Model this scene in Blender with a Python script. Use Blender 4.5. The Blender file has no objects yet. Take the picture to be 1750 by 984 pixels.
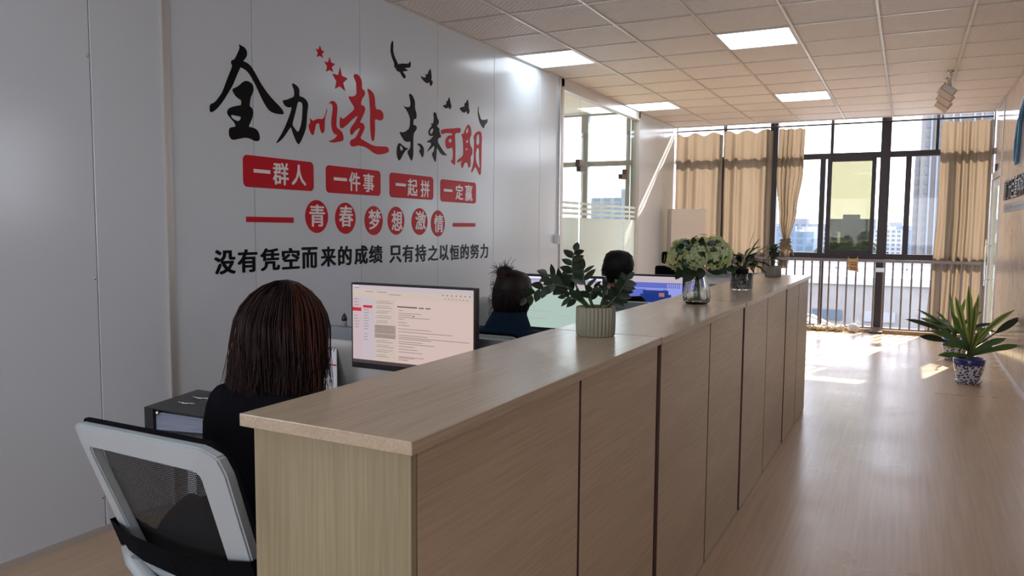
import bpy, bmesh, math, random
from mathutils import Vector, Matrix, noise
random.seed(7)
S = bpy.context.scene
COL = S.collection

# ------------------------------------------------ camera
cam = bpy.data.cameras.new('camera'); cam.lens = 1310/1750*36; cam.sensor_width = 36; cam.clip_end = 2000
co = bpy.data.objects.new('camera', cam); COL.objects.link(co); S.camera = co
co.matrix_world = Matrix(((0.888879, -0.043129, 0.456108, 0), (0.458078, 0.066986, -0.886384, 0), (0.007676, 0.996821, 0.079299, 1.4365), (0, 0, 0, 1)))
# ------------------------------------------------ sky, sun, exposure
S.view_settings.view_transform = 'Standard'; S.view_settings.look = 'None'
S.view_settings.gamma = 1; S.view_settings.use_curve_mapping = False
S.view_settings.exposure = 1.58
W = bpy.data.worlds.new('sky'); S.world = W; W.use_nodes = True
wn = W.node_tree.nodes; wl = W.node_tree.links
bg = wn['Background']; bg.inputs['Strength'].default_value = 2.2
tc = wn.new('ShaderNodeTexCoord'); sx = wn.new('ShaderNodeSeparateXYZ'); cr = wn.new('ShaderNodeValToRGB')
wl.new(tc.outputs['Generated'], sx.inputs[0]); wl.new(sx.outputs['Z'], cr.inputs[0]); wl.new(cr.outputs[0], bg.inputs['Color'])
cr.color_ramp.elements[0].position = 0.0; cr.color_ramp.elements[0].color = (0.86, 0.86, 0.93, 1)
cr.color_ramp.elements[1].position = 0.7; cr.color_ramp.elements[1].color = (0.72, 0.80, 1.0, 1)
sun = bpy.data.lights.new('sun', 'SUN'); sun.energy = 7.5; sun.color = (1.0, 0.85, 0.70); sun.angle = 0.012
so = bpy.data.objects.new('sun', sun); COL.objects.link(so)
az = math.radians(17); el = math.radians(35)
sd = Vector((math.sin(az)*math.cos(el), math.cos(az)*math.cos(el), math.sin(el)))
so.rotation_euler = sd.to_track_quat('Z', 'Y').to_euler(); so.location = sd*30 + Vector((0, 12, 0))
SKY_PORTALS = [((-1.1, -3.75, 1.65), 4.2, 2.3), ((1.12, 4.2, 1.95), 1.0, 1.0), ((-1.16, 12.12, 1.6), 4.3, 3.2)]
for (p, w, h) in SKY_PORTALS:      # Cycles light portals: they only guide sampling of the sky through the glazing
    a = bpy.data.lights.new('window_portal', 'AREA'); a.shape = 'RECTANGLE'; a.size = w; a.size_y = h; a.cycles.is_portal = True
    o = bpy.data.objects.new('window_portal', a); COL.objects.link(o); o.location = p; o.rotation_euler = (math.radians(-90), 0, 0) if p[1] > 10 else ((math.radians(90), 0, 0) if p[1] < 0 else (0, math.radians(90), 0))

# ------------------------------------------------ materials
MATS = {}
def mat(name, col, rough=0.5, metal=0.0, spec=0.5, emit=None, es=0, trans=0, ior=1.45, alpha=1, coat=0, bump=None, var=None, sheen=0):
    """principled material; bump=(scale, strength[, (sx,sy,sz)]), var=(colour2, scale, (sx,sy,sz))"""
    m = bpy.data.materials.new(name); m.use_nodes = True; MATS[name] = m
    n = m.node_tree.nodes; l = m.node_tree.links; b = n['Principled BSDF']
    b.inputs['Base Color'].default_value = (*col, 1); b.inputs['Roughness'].default_value = rough
    b.inputs['Metallic'].default_value = metal; b.inputs['Specular IOR Level'].default_value = spec
    b.inputs['IOR'].default_value = ior; b.inputs['Transmission Weight'].default_value = trans
    b.inputs['Coat Weight'].default_value = coat; b.inputs['Alpha'].default_value = alpha
    b.inputs['Sheen Weight'].default_value = sheen
    if emit: b.inputs['Emission Color'].default_value = (*emit, 1); b.inputs['Emission Strength'].default_value = es
    def coords(sc):
        t = n.new('ShaderNodeTexCoord'); mp = n.new('ShaderNodeMapping'); mp.inputs['Scale'].default_value = sc
        l.new(t.outputs['Object'], mp.inputs['Vector']); return mp.outputs['Vector']
    if var:
        nt = n.new('ShaderNodeTexNoise'); nt.inputs['Scale'].default_value = var[1]; nt.inputs['Detail'].default_value = 6
        l.new(coords(var[2] if len(var) > 2 else (1, 1, 1)), nt.inputs['Vector'])
        r = n.new('ShaderNodeValToRGB'); l.new(nt.outputs['Fac'], r.inputs[0])
        r.color_ramp.elements[0].position = 0.35; r.color_ramp.elements[0].color = (*col, 1)
        r.color_ramp.elements[1].position = 0.65; r.color_ramp.elements[1].color = (*var[0], 1)
        l.new(r.outputs[0], b.inputs['Base Color'])
    if bump:
        nt = n.new('ShaderNodeTexNoise'); nt.inputs['Scale'].default_value = bump[0]; nt.inputs['Detail'].default_value = 3
        l.new(coords(bump[2] if len(bump) > 2 else (1, 1, 1)), nt.inputs['Vector'])
        bp = n.new('ShaderNodeBump'); bp.inputs['Strength'].default_value = bump[1]; bp.inputs['Distance'].default_value = 0.01
        l.new(nt.outputs['Fac'], bp.inputs['Height']); l.new(bp.outputs[0], b.inputs['Normal'])
    return m

mat('wall_paint', (0.66, 0.71, 0.755), 0.19, spec=0.5, bump=(1.1, 0.05, (1, 1, .25)))
mat('wall_core', (0.45, 0.45, 0.44), 0.7)
mat('window_grey', (0.34, 0.37, 0.38), 0.4)
mat('trim_alu', (0.62, 0.60, 0.58), 0.35, metal=0.4)
mat('plaster', (0.62, 0.60, 0.57), 0.8)
mat('tbar', (0.72, 0.68, 0.63), 0.3, metal=0.6)
mat('black_vinyl', (0.008, 0.008, 0.009), 0.22, spec=0.12)
mat('red_vinyl', (0.56, 0.012, 0.025), 0.32, spec=0.14)
mat('white_vinyl', (0.85, 0.83, 0.83), 0.3)
mat('dark_frame', (0.035, 0.030, 0.035), 0.35, metal=0.3)
mat('rail_metal', (0.20, 0.17, 0.17), 0.3, metal=0.7)
mat('steel', (0.6, 0.6, 0.6), 0.25, metal=1)
mat('kerb', (0.42, 0.26, 0.15), 0.5, var=((0.55, 0.38, 0.22), 9))
mat('white_plastic', (0.72, 0.74, 0.75), 0.35)
mat('chair_plastic', (0.46, 0.51, 0.53), 0.38, bump=(120, 0.06))
mat('black_plastic', (0.015, 0.015, 0.017), 0.35)
mat('dark_grey', (0.10, 0.10, 0.11), 0.5)
mat('grey_plastic', (0.25, 0.25, 0.25), 0.45)
mat('desk_white', (0.66, 0.64, 0.61), 0.4)
mat('rail_grey', (0.26, 0.28, 0.30), 0.4, metal=0.3)
mat('ac_white', (0.80, 0.72, 0.64), 0.35)
mat('paper', (0.30, 0.33, 0.40), 0.8, var=((0.16, 0.19, 0.27), 30, (0.3, 0.3, 22)))
mat('black_cloth', (0.004, 0.004, 0.006), 0.95, spec=0.12, sheen=0.0, bump=(60, 0.2))
mat('navy_cloth', (0.006, 0.020, 0.045), 0.9, spec=0.2, sheen=0.01, bump=(60, 0.3))
mat('dark_trousers', (0.02, 0.02, 0.025), 0.9)
mat('skin', (0.55, 0.30, 0.20), 0.5)
mat('lips', (0.45, 0.14, 0.12), 0.45)
mat('eye_white', (0.75, 0.73, 0.70), 0.2)
mat('eye_iris', (0.03, 0.015, 0.01), 0.2)
mat('hair_brown', (0.005, 0.003, 0.003), 0.42, spec=0.35, var=((0.030, 0.007, 0.004), 6, (1, 1, .3)))
mat('hair_auburn', (0.075, 0.017, 0.007), 0.4, spec=0.4)
mat('hair_black', (0.005, 0.0045, 0.0045), 0.6, spec=0.25)
mat('hair_reddish', (0.006, 0.004, 0.004), 0.5, spec=0.3, var=((0.020, 0.008, 0.006), 9))
mat('scrunchie', (0.09, 0.012, 0.02), 0.9)
mat('cushion_print', (0.50, 0.48, 0.44), 0.9, var=((0.05, 0.05, 0.05), 14, (2.2, 1, .6)))
mat('pot_ceramic', (0.29, 0.275, 0.20), 0.5)
mat('pot_grey', (0.29, 0.255, 0.22), 0.55)
mat('soil', (0.04, 0.025, 0.015), 0.95, bump=(90, 0.6))
mat('stem_green', (0.06, 0.09, 0.03), 0.5)
mat('stem_brown', (0.10, 0.06, 0.03), 0.7)
mat('black_pot', (0.012, 0.010, 0.014), 0.3)
mat('glass_clear', (0.95, 0.98, 0.96), 0.02, trans=1.0, ior=1.45)
mat('water', (0.93, 0.97, 0.95), 0.0, trans=1.0, ior=1.33)
mat('panel_light', (0.9, 0.9, 0.9), 0.4, emit=(0.80, 0.90, 1.0), es=2.2)
mat('panel_fill', (0.9, 0.9, 0.9), 0.4, emit=(0.80, 0.90, 1.0), es=2.3)  # unseen panels added behind the camera as fill for the near end
mat('panel_rim', (0.75, 0.75, 0.75), 0.4)
mat('spot_body', (0.60, 0.52, 0.44), 0.45)
mat('marble_seam', (0.85, 0.80, 0.76), 0.15)
mat('logo_blue', (0.06, 0.22, 0.42), 0.3)
mat('letter_dark', (0.04, 0.022, 0.02), 0.4)
mat('cat_tan', (0.52, 0.36, 0.20), 0.85, bump=(80, 0.4))
mat('cat_stripe', (0.08, 0.04, 0.02), 0.9)
mat('wrap', (0.78, 0.66, 0.44), 0.35, bump=(14, 0.8))
mat('patch_fitting', (0.16, 0.11, 0.09), 0.3, metal=0.6)
mat('concrete', (0.20, 0.19, 0.18), 0.9, var=((0.24, 0.225, 0.21), 1.2))
mat('roof_deck', (0.30, 0.29, 0.28), 0.9, var=((0.36, 0.35, 0.33), 0.6))
mat('far_wall_hazed', (0.17, 0.18, 0.20), 0.9)  # distance haze is put into the pale colours of the far city walls
mat('far_wall_blue', (0.09, 0.14, 0.20), 0.6)
mat('far_wall_pale_hazed', (0.26, 0.26, 0.27), 0.9)
mat('far_glass', (0.06, 0.09, 0.12), 0.4, spec=0.7)
mat('tower_wall', (0.15, 0.145, 0.14), 0.9)
mat('tower_glass', (0.10, 0.11, 0.12), 0.6)
mat('foliage_far', (0.035, 0.05, 0.038), 0.9, bump=(0.8, 1.0))
mat('asphalt', (0.25, 0.25, 0.25), 0.9)

def wood(name, c1, c2, grain, rough=0.4, sc=1.0):
    """laminate with fine grain stretched along the given axis (0 x, 1 y, 2 z)"""
    m = bpy.data.materials.new(name); m.use_nodes = True; MATS[name] = m
    n = m.node_tree.nodes; l = m.node_tree.links; b = n['Principled BSDF']; b.inputs['Roughness'].default_value = rough
    t = n.new('ShaderNodeTexCoord'); s = [150*sc]*3; s[grain] = 4*sc; s2 = [7*sc]*3; s2[grain] = 0.9*sc
    outs = []
    for q in (s, s2):
        mp = n.new('ShaderNodeMapping'); mp.inputs['Scale'].default_value = q; l.new(t.outputs['Object'], mp.inputs['Vector'])
        nt = n.new('ShaderNodeTexNoise'); nt.inputs['Scale'].default_value = 1; nt.inputs['Detail'].default_value = 5
        l.new(mp.outputs['Vector'], nt.inputs['Vector']); outs.append(nt.outputs['Fac'])
    mx = n.new('ShaderNodeMix'); mx.data_type = 'FLOAT'; mx.inputs[0].default_value = 0.45
    l.new(outs[0], mx.inputs[2]); l.new(outs[1], mx.inputs[3])
    r = n.new('ShaderNodeValToRGB'); l.new(mx.outputs[0], r.inputs[0])
    r.color_ramp.elements[0].position = 0.36; r.color_ramp.elements[0].color = (*c1, 1)
    r.color_ramp.elements[1].position = 0.62; r.color_ramp.elements[1].color = (*c2, 1)
    l.new(r.outputs[0], b.inputs['Base Color'])
    bp = n.new('ShaderNodeBump'); bp.inputs['Strength'].default_value = 0.12; bp.inputs['Distance'].default_value = 0.002
    l.new(outs[0], bp.inputs['Height']); l.new(bp.outputs[0], b.inputs['Normal'])
    return m
wood('oak_vertical_shaded', (0.26, 0.215, 0.12), (0.36, 0.305, 0.19), 2, 0.42)  # dimmer light on the end panels is put into this darker, greener oak
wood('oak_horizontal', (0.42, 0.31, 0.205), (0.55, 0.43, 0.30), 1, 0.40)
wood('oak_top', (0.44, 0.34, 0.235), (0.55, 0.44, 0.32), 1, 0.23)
mat('oak_edge', (0.10, 0.055, 0.04), 0.5)
mat('oak_gap', (0.07, 0.04, 0.03), 0.7)

def floor_mat():
    m = wood('floor_vinyl', (0.46, 0.315, 0.20), (0.57, 0.42, 0.295), 1, 0.2, 0.35)
    n = m.node_tree.nodes; l = m.node_tree.links; b = n['Principled BSDF']
    b.inputs['Specular IOR Level'].default_value = 0.38
    t = n.new('ShaderNodeTexCoord'); a = n.new('ShaderNodeTexNoise'); a.inputs['Scale'].default_value = 1.6; a.inputs['Detail'].default_value = 4
    l.new(t.outputs['Object'], a.inputs['Vector'])
    mr = n.new('ShaderNodeMapRange'); mr.inputs[3].default_value = 0.20; mr.inputs[4].default_value = 0.40
    l.new(a.outputs['Fac'], mr.inputs[0]); l.new(mr.outputs[0], b.inputs['Roughness'])
    w = n.new('ShaderNodeTexNoise'); w.inputs['Scale'].default_value = 5; w.inputs['Detail'].default_value = 2
    l.new(t.outputs['Object'], w.inputs['Vector'])
    bp = n.new('ShaderNodeBump'); bp.inputs['Strength'].default_value = 0.10; bp.inputs['Distance'].default_value = 0.02
    l.new(w.outputs['Fac'], bp.inputs['Height']); l.new(bp.outputs[0], b.inputs['Normal'])
floor_mat()

def tile_mat():
    m = mat('ceiling_tile', (0.86, 0.79, 0.735), 0.5)
    n = m.node_tree.nodes; l = m.node_tree.links; b = n['Principled BSDF']
    t = n.new('ShaderNodeTexCoord'); h = []
    for rz in (45, -45):
        mp = n.new('ShaderNodeMapping'); mp.inputs['Rotation'].default_value = (0, 0, math.radians(rz))
        l.new(t.outputs['Object'], mp.inputs['Vector'])
        w = n.new('ShaderNodeTexWave'); w.inputs['Scale'].default_value = 9; w.wave_profile = 'TRI'
        l.new(mp.outputs['Vector'], w.inputs['Vector']); h.append(w.outputs['Fac'])
    ad = n.new('ShaderNodeMath'); ad.operation = 'MULTIPLY'; l.new(h[0], ad.inputs[0]); l.new(h[1], ad.inputs[1])
    bp = n.new('ShaderNodeBump'); bp.inputs['Strength'].default_value = 0.8; bp.inputs['Distance'].default_value = 0.012
    l.new(ad.outputs[0], bp.inputs['Height']); l.new(bp.outputs[0], b.inputs['Normal'])
tile_mat()

def marble_mat():
    m = mat('marble', (0.66, 0.60, 0.57), 0.12, spec=0.55)
    n = m.node_tree.nodes; l = m.node_tree.links; b = n['Principled BSDF']
    t = n.new('ShaderNodeTexCoord'); a = n.new('ShaderNodeTexNoise'); a.inputs['Scale'].default_value = 1.5
    a.inputs['Detail'].default_value = 7; a.inputs['Distortion'].default_value = 1.4
    l.new(t.outputs['Object'], a.inputs['Vector'])
    r = n.new('ShaderNodeValToRGB'); e = r.color_ramp.elements; e[0].position = 0.47; e[0].color = (0.68, 0.61, 0.57, 1)
    e[1].position = 0.53; e[1].color = (0.68, 0.61, 0.57, 1); x = e.new(0.5); x.color = (0.52, 0.46, 0.43, 1)
    l.new(a.outputs['Fac'], r.inputs[0]); l.new(r.outputs[0], b.inputs['Base Color'])
marble_mat()

def thin_mix(name, tint, gloss=0.06, frost=0.0, frostcol=(0.85, 0.9, 0.88)):
    """window pane: straight-through tint plus a fresnel reflection, optional frosted film"""
    m = bpy.data.materials.new(name); m.use_nodes = True; MATS[name] = m
    n = m.node_tree.nodes; l = m.node_tree.links; n.remove(n['Principled BSDF']); out = n['Material Output']
    tr = n.new('ShaderNodeBsdfTransparent'); tr.inputs[0].default_value = (*tint, 1)
    gl = n.new('ShaderNodeBsdfGlossy'); gl.inputs['Roughness'].default_value = 0.02
    fw = n.new('ShaderNodeLayerWeight'); fw.inputs[0].default_value = 0.5
    pw = n.new('ShaderNodeMath'); pw.operation = 'POWER'; pw.inputs[1].default_value = 5; l.new(fw.outputs['Facing'], pw.inputs[0])
    lw = n.new('ShaderNodeMath'); lw.operation = 'MULTIPLY_ADD'; lw.inputs[1].default_value = 0.7; lw.inputs[2].default_value = 0.025; l.new(pw.outputs[0], lw.inputs[0])
    mx = n.new('ShaderNodeMixShader'); l.new(lw.outputs[0], mx.inputs[0]); l.new(tr.outputs[0], mx.inputs[1]); l.new(gl.outputs[0], mx.inputs[2])
    last = mx.outputs[0]
    if frost:
        tl = n.new('ShaderNodeBsdfTranslucent'); tl.inputs[0].default_value = (*frostcol, 1)
        df = n.new('ShaderNodeBsdfDiffuse'); df.inputs[0].default_value = (*frostcol, 1)
        m1 = n.new('ShaderNodeMixShader'); m1.inputs[0].default_value = 0.22; l.new(tl.outputs[0], m1.inputs[1]); l.new(df.outputs[0], m1.inputs[2])
        m2 = n.new('ShaderNodeMixShader'); m2.inputs[0].default_value = frost; l.new(last, m2.inputs[1]); l.new(m1.outputs[0], m2.inputs[2]); last = m2.outputs[0]
    l.new(last, out.inputs['Surface']); return m
thin_mix('pane', (0.96, 0.97, 0.98)); thin_mix('pane_tinted', (0.42, 0.41, 0.31)); thin_mix('pane_green', (0.90, 0.96, 0.93))
thin_mix('frost_film', (0.9, 0.95, 0.95), frost=0.85, frostcol=(0.90, 0.95, 0.97))

def curtain_mat():
    m = bpy.data.materials.new('curtain_cloth'); m.use_nodes = True; MATS['curtain_cloth'] = m
    n = m.node_tree.nodes; l = m.node_tree.links; n.remove(n['Principled BSDF']); out = n['Material Output']
    df = n.new('ShaderNodeBsdfDiffuse'); df.inputs[0].default_value = (0.27, 0.225, 0.17, 1)
    tl = n.new('ShaderNodeBsdfTranslucent'); tl.inputs[0].default_value = (0.23, 0.175, 0.12, 1)
    mx = n.new('ShaderNodeMixShader'); mx.inputs[0].default_value = 0.30
    l.new(df.outputs[0], mx.inputs[1]); l.new(tl.outputs[0], mx.inputs[2]); l.new(mx.outputs[0], out.inputs['Surface'])
curtain_mat()
def mesh_mat():
    m = bpy.data.materials.new('chair_mesh'); m.use_nodes = True; MATS['chair_mesh'] = m
    n = m.node_tree.nodes; l = m.node_tree.links; b = n['Principled BSDF']
    b.inputs['Base Color'].default_value = (0.012, 0.012, 0.014, 1); b.inputs['Roughness'].default_value = 0.8
    t = n.new('ShaderNodeTexCoord'); f = []
    for ax in ('X', 'Z'):
        w = n.new('ShaderNodeTexWave'); w.bands_direction = ax; w.inputs['Scale'].default_value = 62
        l.new(t.outputs['Object'], w.inputs['Vector'])
        g = n.new('ShaderNodeMath'); g.operation = 'GREATER_THAN'; g.inputs[1].default_value = 0.56; l.new(w.outputs['Fac'], g.inputs[0]); f.append(g)
    mu = n.new('ShaderNodeMath'); mu.operation = 'MULTIPLY'; l.new(f[0].outputs[0], mu.inputs[0]); l.new(f[1].outputs[0], mu.inputs[1])
    iv = n.new('ShaderNodeMath'); iv.operation = 'SUBTRACT'; iv.inputs[0].default_value = 1; l.new(mu.outputs[0], iv.inputs[1])
    l.new(iv.outputs[0], b.inputs['Alpha'])
mesh_mat()
def leaf_mat(name, c, edge=None, rough=0.35, tl=0.25):
    m = bpy.data.materials.new(name); m.use_nodes = True; MATS[name] = m
    n = m.node_tree.nodes; l = m.node_tree.links; b = n['Principled BSDF']; out = n['Material Output']
    b.inputs['Base Color'].default_value = (*c, 1); b.inputs['Roughness'].default_value = rough
    tr = n.new('ShaderNodeBsdfTranslucent'); tr.inputs[0].default_value = (c[0]*1.6+.02, c[1]*1.8+.03, c[2]*.8, 1)
    mx = n.new('ShaderNodeMixShader'); mx.inputs[0].default_value = tl
    if edge:
        uv = n.new('ShaderNodeUVMap'); sp = n.new('ShaderNodeSeparateXYZ'); l.new(uv.outputs[0], sp.inputs[0])
        r = n.new('ShaderNodeValToRGB'); e = r.color_ramp.elements; e[0].position = 0.30; e[0].color = (*edge, 1); e[1].position = 0.36; e[1].color = (*c, 1)
        q = e.new(0.64); q.color = (*c, 1); q = e.new(0.70); q.color = (*edge, 1)
        l.new(sp.outputs[0], r.inputs[0]); l.new(r.outputs[0], b.inputs['Base Color']); l.new(r.outputs[0], tr.inputs[0])
    l.new(b.outputs[0], mx.inputs[1]); l.new(tr.outputs[0], mx.inputs[2]); l.new(mx.outputs[0], out.inputs['Surface'])
leaf_mat('leaf_dark', (0.010, 0.024, 0.012), rough=0.4, tl=0.10)
leaf_mat('leaf_mid', (0.05, 0.10, 0.04)); leaf_mat('leaf_olive', (0.07, 0.08, 0.03))
leaf_mat('leaf_striped', (0.05, 0.11, 0.035), edge=(0.30, 0.36, 0.08), tl=0.3)
leaf_mat('petal', (0.50, 0.53, 0.36), rough=0.7, tl=0.35); leaf_mat('petal_yellow', (0.55, 0.53, 0.33), rough=0.7, tl=0.35)
def porcelain():
    m = mat('porcelain', (0.7, 0.7, 0.72), 0.12, coat=0.4)
    n = m.node_tree.nodes; l = m.node_tree.links; b = n['Principled BSDF']
    t = n.new('ShaderNodeTexCoord'); v = n.new('ShaderNodeTexVoronoi'); v.inputs['Scale'].default_value = 44
    l.new(t.outputs['Object'], v.inputs['Vector'])
    r = n.new('ShaderNodeValToRGB'); e = r.color_ramp.elements; e[0].position = 0.40; e[0].color = (0.02, 0.03, 0.20, 1); e[1].position = 0.50; e[1].color = (0.68, 0.68, 0.70, 1)
    l.new(v.outputs['Distance'], r.inputs[0])
    sp = n.new('ShaderNodeSeparateXYZ'); l.new(t.outputs['Object'], sp.inputs[0])
    g = n.new('ShaderNodeMath'); g.operation = 'GREATER_THAN'; g.inputs[1].default_value = 0.185; l.new(sp.outputs['Z'], g.inputs[0])
    mx = n.new('ShaderNodeMix'); mx.data_type = 'RGBA'; l.new(g.outputs[0], mx.inputs[0]); l.new(r.outputs[0], mx.inputs[6]); mx.inputs[7].default_value = (0.025, 0.03, 0.20, 1)
    l.new(mx.outputs[2], b.inputs['Base Color'])
porcelain()
def screen(name, c, s=0.42): return mat(name, (0.01, 0.01, 0.01), 0.3, emit=c, es=s)
screen('scr_pink', (0.50, 0.38, 0.35)); screen('scr_beige', (0.46, 0.375, 0.33)); screen('scr_lav', (0.42, 0.36, 0.395)); screen('scr_side', (0.44, 0.34, 0.36))
screen('scr_text', (0.20, 0.15, 0.14)); screen('scr_dark', (0.05, 0.035, 0.035)); screen('scr_red', (0.42, 0.015, 0.03)); screen('scr_grey', (0.27, 0.21, 0.19))
screen('scr_white', (0.75, 0.72, 0.74)); screen('scr_green', (0.33, 0.43, 0.38)); screen('scr_blue', (0.09, 0.12, 0.45)); screen('scr_deep', (0.01, 0.03, 0.16)); screen('scr_sky', (0.24, 0.26, 0.62))
screen('scr_brown', (0.30, 0.12, 0.12))

# ------------------------------------------------ helpers
def wloc(o):
    v = Vector((0, 0, 0))
    while o is not None: v += o.location; o = o.parent
    return v
def link(name, me, m, parent=None, smooth=False, kind=None, label=None):
    """mesh authored in world coordinates -> object, re-based on its parent's origin"""
    if m:
        for q in (m if isinstance(m, (list, tuple)) else [m]): me.materials.append(MATS[q])
    o = bpy.data.objects.new(name, me); COL.objects.link(o)
    if parent is not None:
        me.transform(Matrix.Translation(-wloc(parent))); o.parent = parent
    if smooth:
        me.polygons.foreach_set('use_smooth', [True]*len(me.polygons))
    if kind: o['kind'] = kind
    if label: o['label'] = label
    me.update(); return o
def tag(o, label, cat, group=None):
    o['label'] = label; o['category'] = cat
    if group: o['group'] = group
    return o
def thing(name, loc, label, cat, group=None):
    o = bpy.data.objects.new(name, None); COL.objects.link(o); o.location = loc; o.empty_display_size = .1
    return tag(o, label, cat, group)
class MB:
    def __init__(s): s.v = []; s.f = []; s.mi = []; s.uv = None
    def add(s, vs, fs, mi=0):
        k = len(s.v); s.v += [tuple(v) for v in vs]; s.f += [tuple(i+k for i in f) for f in fs]; s.mi += [mi]*len(fs); return s
    def box(s, x0, x1, y0, y1, z0, z1, mi=0, M=None):
        vs = [Vector(p) for p in ((x0, y0, z0), (x1, y0, z0), (x1, y1, z0), (x0, y1, z0), (x0, y0, z1), (x1, y0, z1), (x1, y1, z1), (x0, y1, z1))]
        if M is not None: vs = [M @ v for v in vs]
        return s.add(vs, [(0, 3, 2, 1), (4, 5, 6, 7), (0, 1, 5, 4), (1, 2, 6, 5), (2, 3, 7, 6), (3, 0, 4, 7)], mi)
    def tube(s, pts, r, n=8, mi=0, cap=True):
        pts = [Vector(p) for p in pts]; rs = r if isinstance(r, (list, tuple)) else [r]*len(pts)
        vs = []; fs = []; up = None
        for i, p in enumerate(pts):
            d = (pts[min(i+1, len(pts)-1)]-pts[max(i-1, 0)]).normalized()
            if up is None: up = Vector((0, 0, 1)) if abs(d.z) < .9 else Vector((1, 0, 0))
            a = d.cross(up); a = a.normalized() if a.length > 1e-6 else Vector((1, 0, 0)); b = d.cross(a); up = -b if False else up
            for k in range(n):
                t = 2*math.pi*k/n; vs.append(p+(a*math.cos(t)+b*math.sin(t))*rs[i])
        for i in range(len(pts)-1):
            for k in range(n):
                k2 = (k+1) % n; fs.append((i*n+k, i*n+k2, (i+1)*n+k2, (i+1)*n+k))
        if cap: fs += [tuple(range(n)), tuple((len(pts)-1)*n+k for k in reversed(range(n)))]
        return s.add(vs, fs, mi)
    def lathe(s, prof, c, n=32, mi=0, ribs=0, amp=0, close=False):
        vs = []; fs = []
        for (r, z) in prof:
            for k in range(n):
                t = 2*math.pi*k/n; rr = r*(1-amp*(0.5-0.5*abs(math.cos(ribs*t/2))*2)) if ribs else r
                vs.append((c[0]+rr*math.cos(t), c[1]+rr*math.sin(t), c[2]+z))
        for i in range(len(prof)-1):
            for k in range(n):
                k2 = (k+1) % n; fs.append((i*n+k, i*n+k2, (i+1)*n+k2, (i+1)*n+k))
        if close: fs += [tuple(reversed(range(n))), tuple((len(prof)-1)*n+k for k in range(n))]
        return s.add(vs, fs, mi)
    def ball(s, c, r, n=12, m=8, mi=0):
        rx, ry, rz = r if isinstance(r, (list, tuple)) else (r, r, r); vs = []; fs = []
        for i in range(m+1):
            a = math.pi*i/m
            for k in range(n):
                t = 2*math.pi*k/n; vs.append((c[0]+rx*math.sin(a)*math.cos(t), c[1]+ry*math.sin(a)*math.sin(t), c[2]-rz*math.cos(a)))
        for i in range(m):
            for k in range(n):
                k2 = (k+1) % n; fs.append((i*n+k, i*n+k2, (i+1)*n+k2, (i+1)*n+k))
        return s.add(vs, fs, mi)
    def mesh(s, name='mesh'):
        me = bpy.data.meshes.new(name); me.from_pydata(s.v, [], s.f); me.polygons.foreach_set('material_index', s.mi); me.update(); return me
    def build(s, name, m, parent=None, smooth=False, **k):
        return link(name, s.mesh(name), m, parent, smooth, **k)
def bevel_box(name, b, m, parent=None, w=0.004, seg=2, **k):
    bm = bmesh.new(); me0 = MB().box(*b).mesh(); bm.from_mesh(me0); bpy.data.meshes.remove(me0)
    bmesh.ops.bevel(bm, geom=bm.edges[:], offset=w, segments=seg, affect='EDGES', profile=0.6)
    me = bpy.data.meshes.new(name); bm.to_mesh(me); bm.free(); return link(name, me, m, parent, **k)
def box(name, b, m, parent=None, **k): return MB().box(*b).build(name, m, parent, **k)
def copy_tree(o, parent=None):
    c = o.copy(); COL.objects.link(c)
    if parent is not None: c.parent = parent
    for ch in o.children: copy_tree(ch, c)
    return c
def ev_mesh(o):
    dg = bpy.context.evaluated_depsgraph_get(); dg.update()
    me = bpy.data.meshes.new_from_object(o.evaluated_get(dg)); d = o.data; bpy.data.objects.remove(o); return me
def char_mesh(ch, off=0.03, ext=0.02):
    cu = bpy.data.curves.new('t', 'FONT'); cu.body = ch; cu.size = 1; cu.extrude = ext; cu.resolution_u = 3
    o = bpy.data.objects.new('t', cu); COL.objects.link(o); me = ev_mesh(o)
    if off <= 0: return me
    b = MB(); f = [tuple(p.vertices) for p in me.polygons]      # heavier strokes: shifted copies of the outline laid over each other
    for k, (dx, dy) in enumerate(((0, 0), (off, off*.5), (-off, -off*.5), (off*.6, -off*.6), (-off*.6, off*.6), (off*1.1, 0), (-off*1.1, 0))):
        b.add([(v.co.x+dx, v.co.y+dy, v.co.z-.0004*k) for v in me.vertices], f)
    bpy.data.meshes.remove(me); return b.mesh()
def fit(me, y0, y1, z0, z1, x, d, flip=False):
    """fit a flat glyph mesh (local xy) onto a wall plane at x"""
    xs = [v.co.x for v in me.vertices]; ys = [v.co.y for v in me.vertices]; zs = [v.co.z for v in me.vertices]
    ax, bx, ay, by, az_, bz = min(xs), max(xs), min(ys), max(ys), min(zs), max(zs)
    for v in me.vertices:
        u = (v.co.x-ax)/(bx-ax); w = (v.co.y-ay)/(by-ay); t = (v.co.z-az_)/(bz-az_)
        v.co = (x+(t*d if not flip else -t*d), (y0+u*(y1-y0)) if not flip else (y1-u*(y1-y0)), z0+w*(z1-z0))
    me.update(); return me
def chaikin(p):
    q = []
    for i in range(len(p)):
        a = p[i]; b = p[(i+1) % len(p)]
        q += [(a[0]*.75+b[0]*.25, a[1]*.75+b[1]*.25), (a[0]*.25+b[0]*.75, a[1]*.25+b[1]*.75)]
    return q
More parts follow.
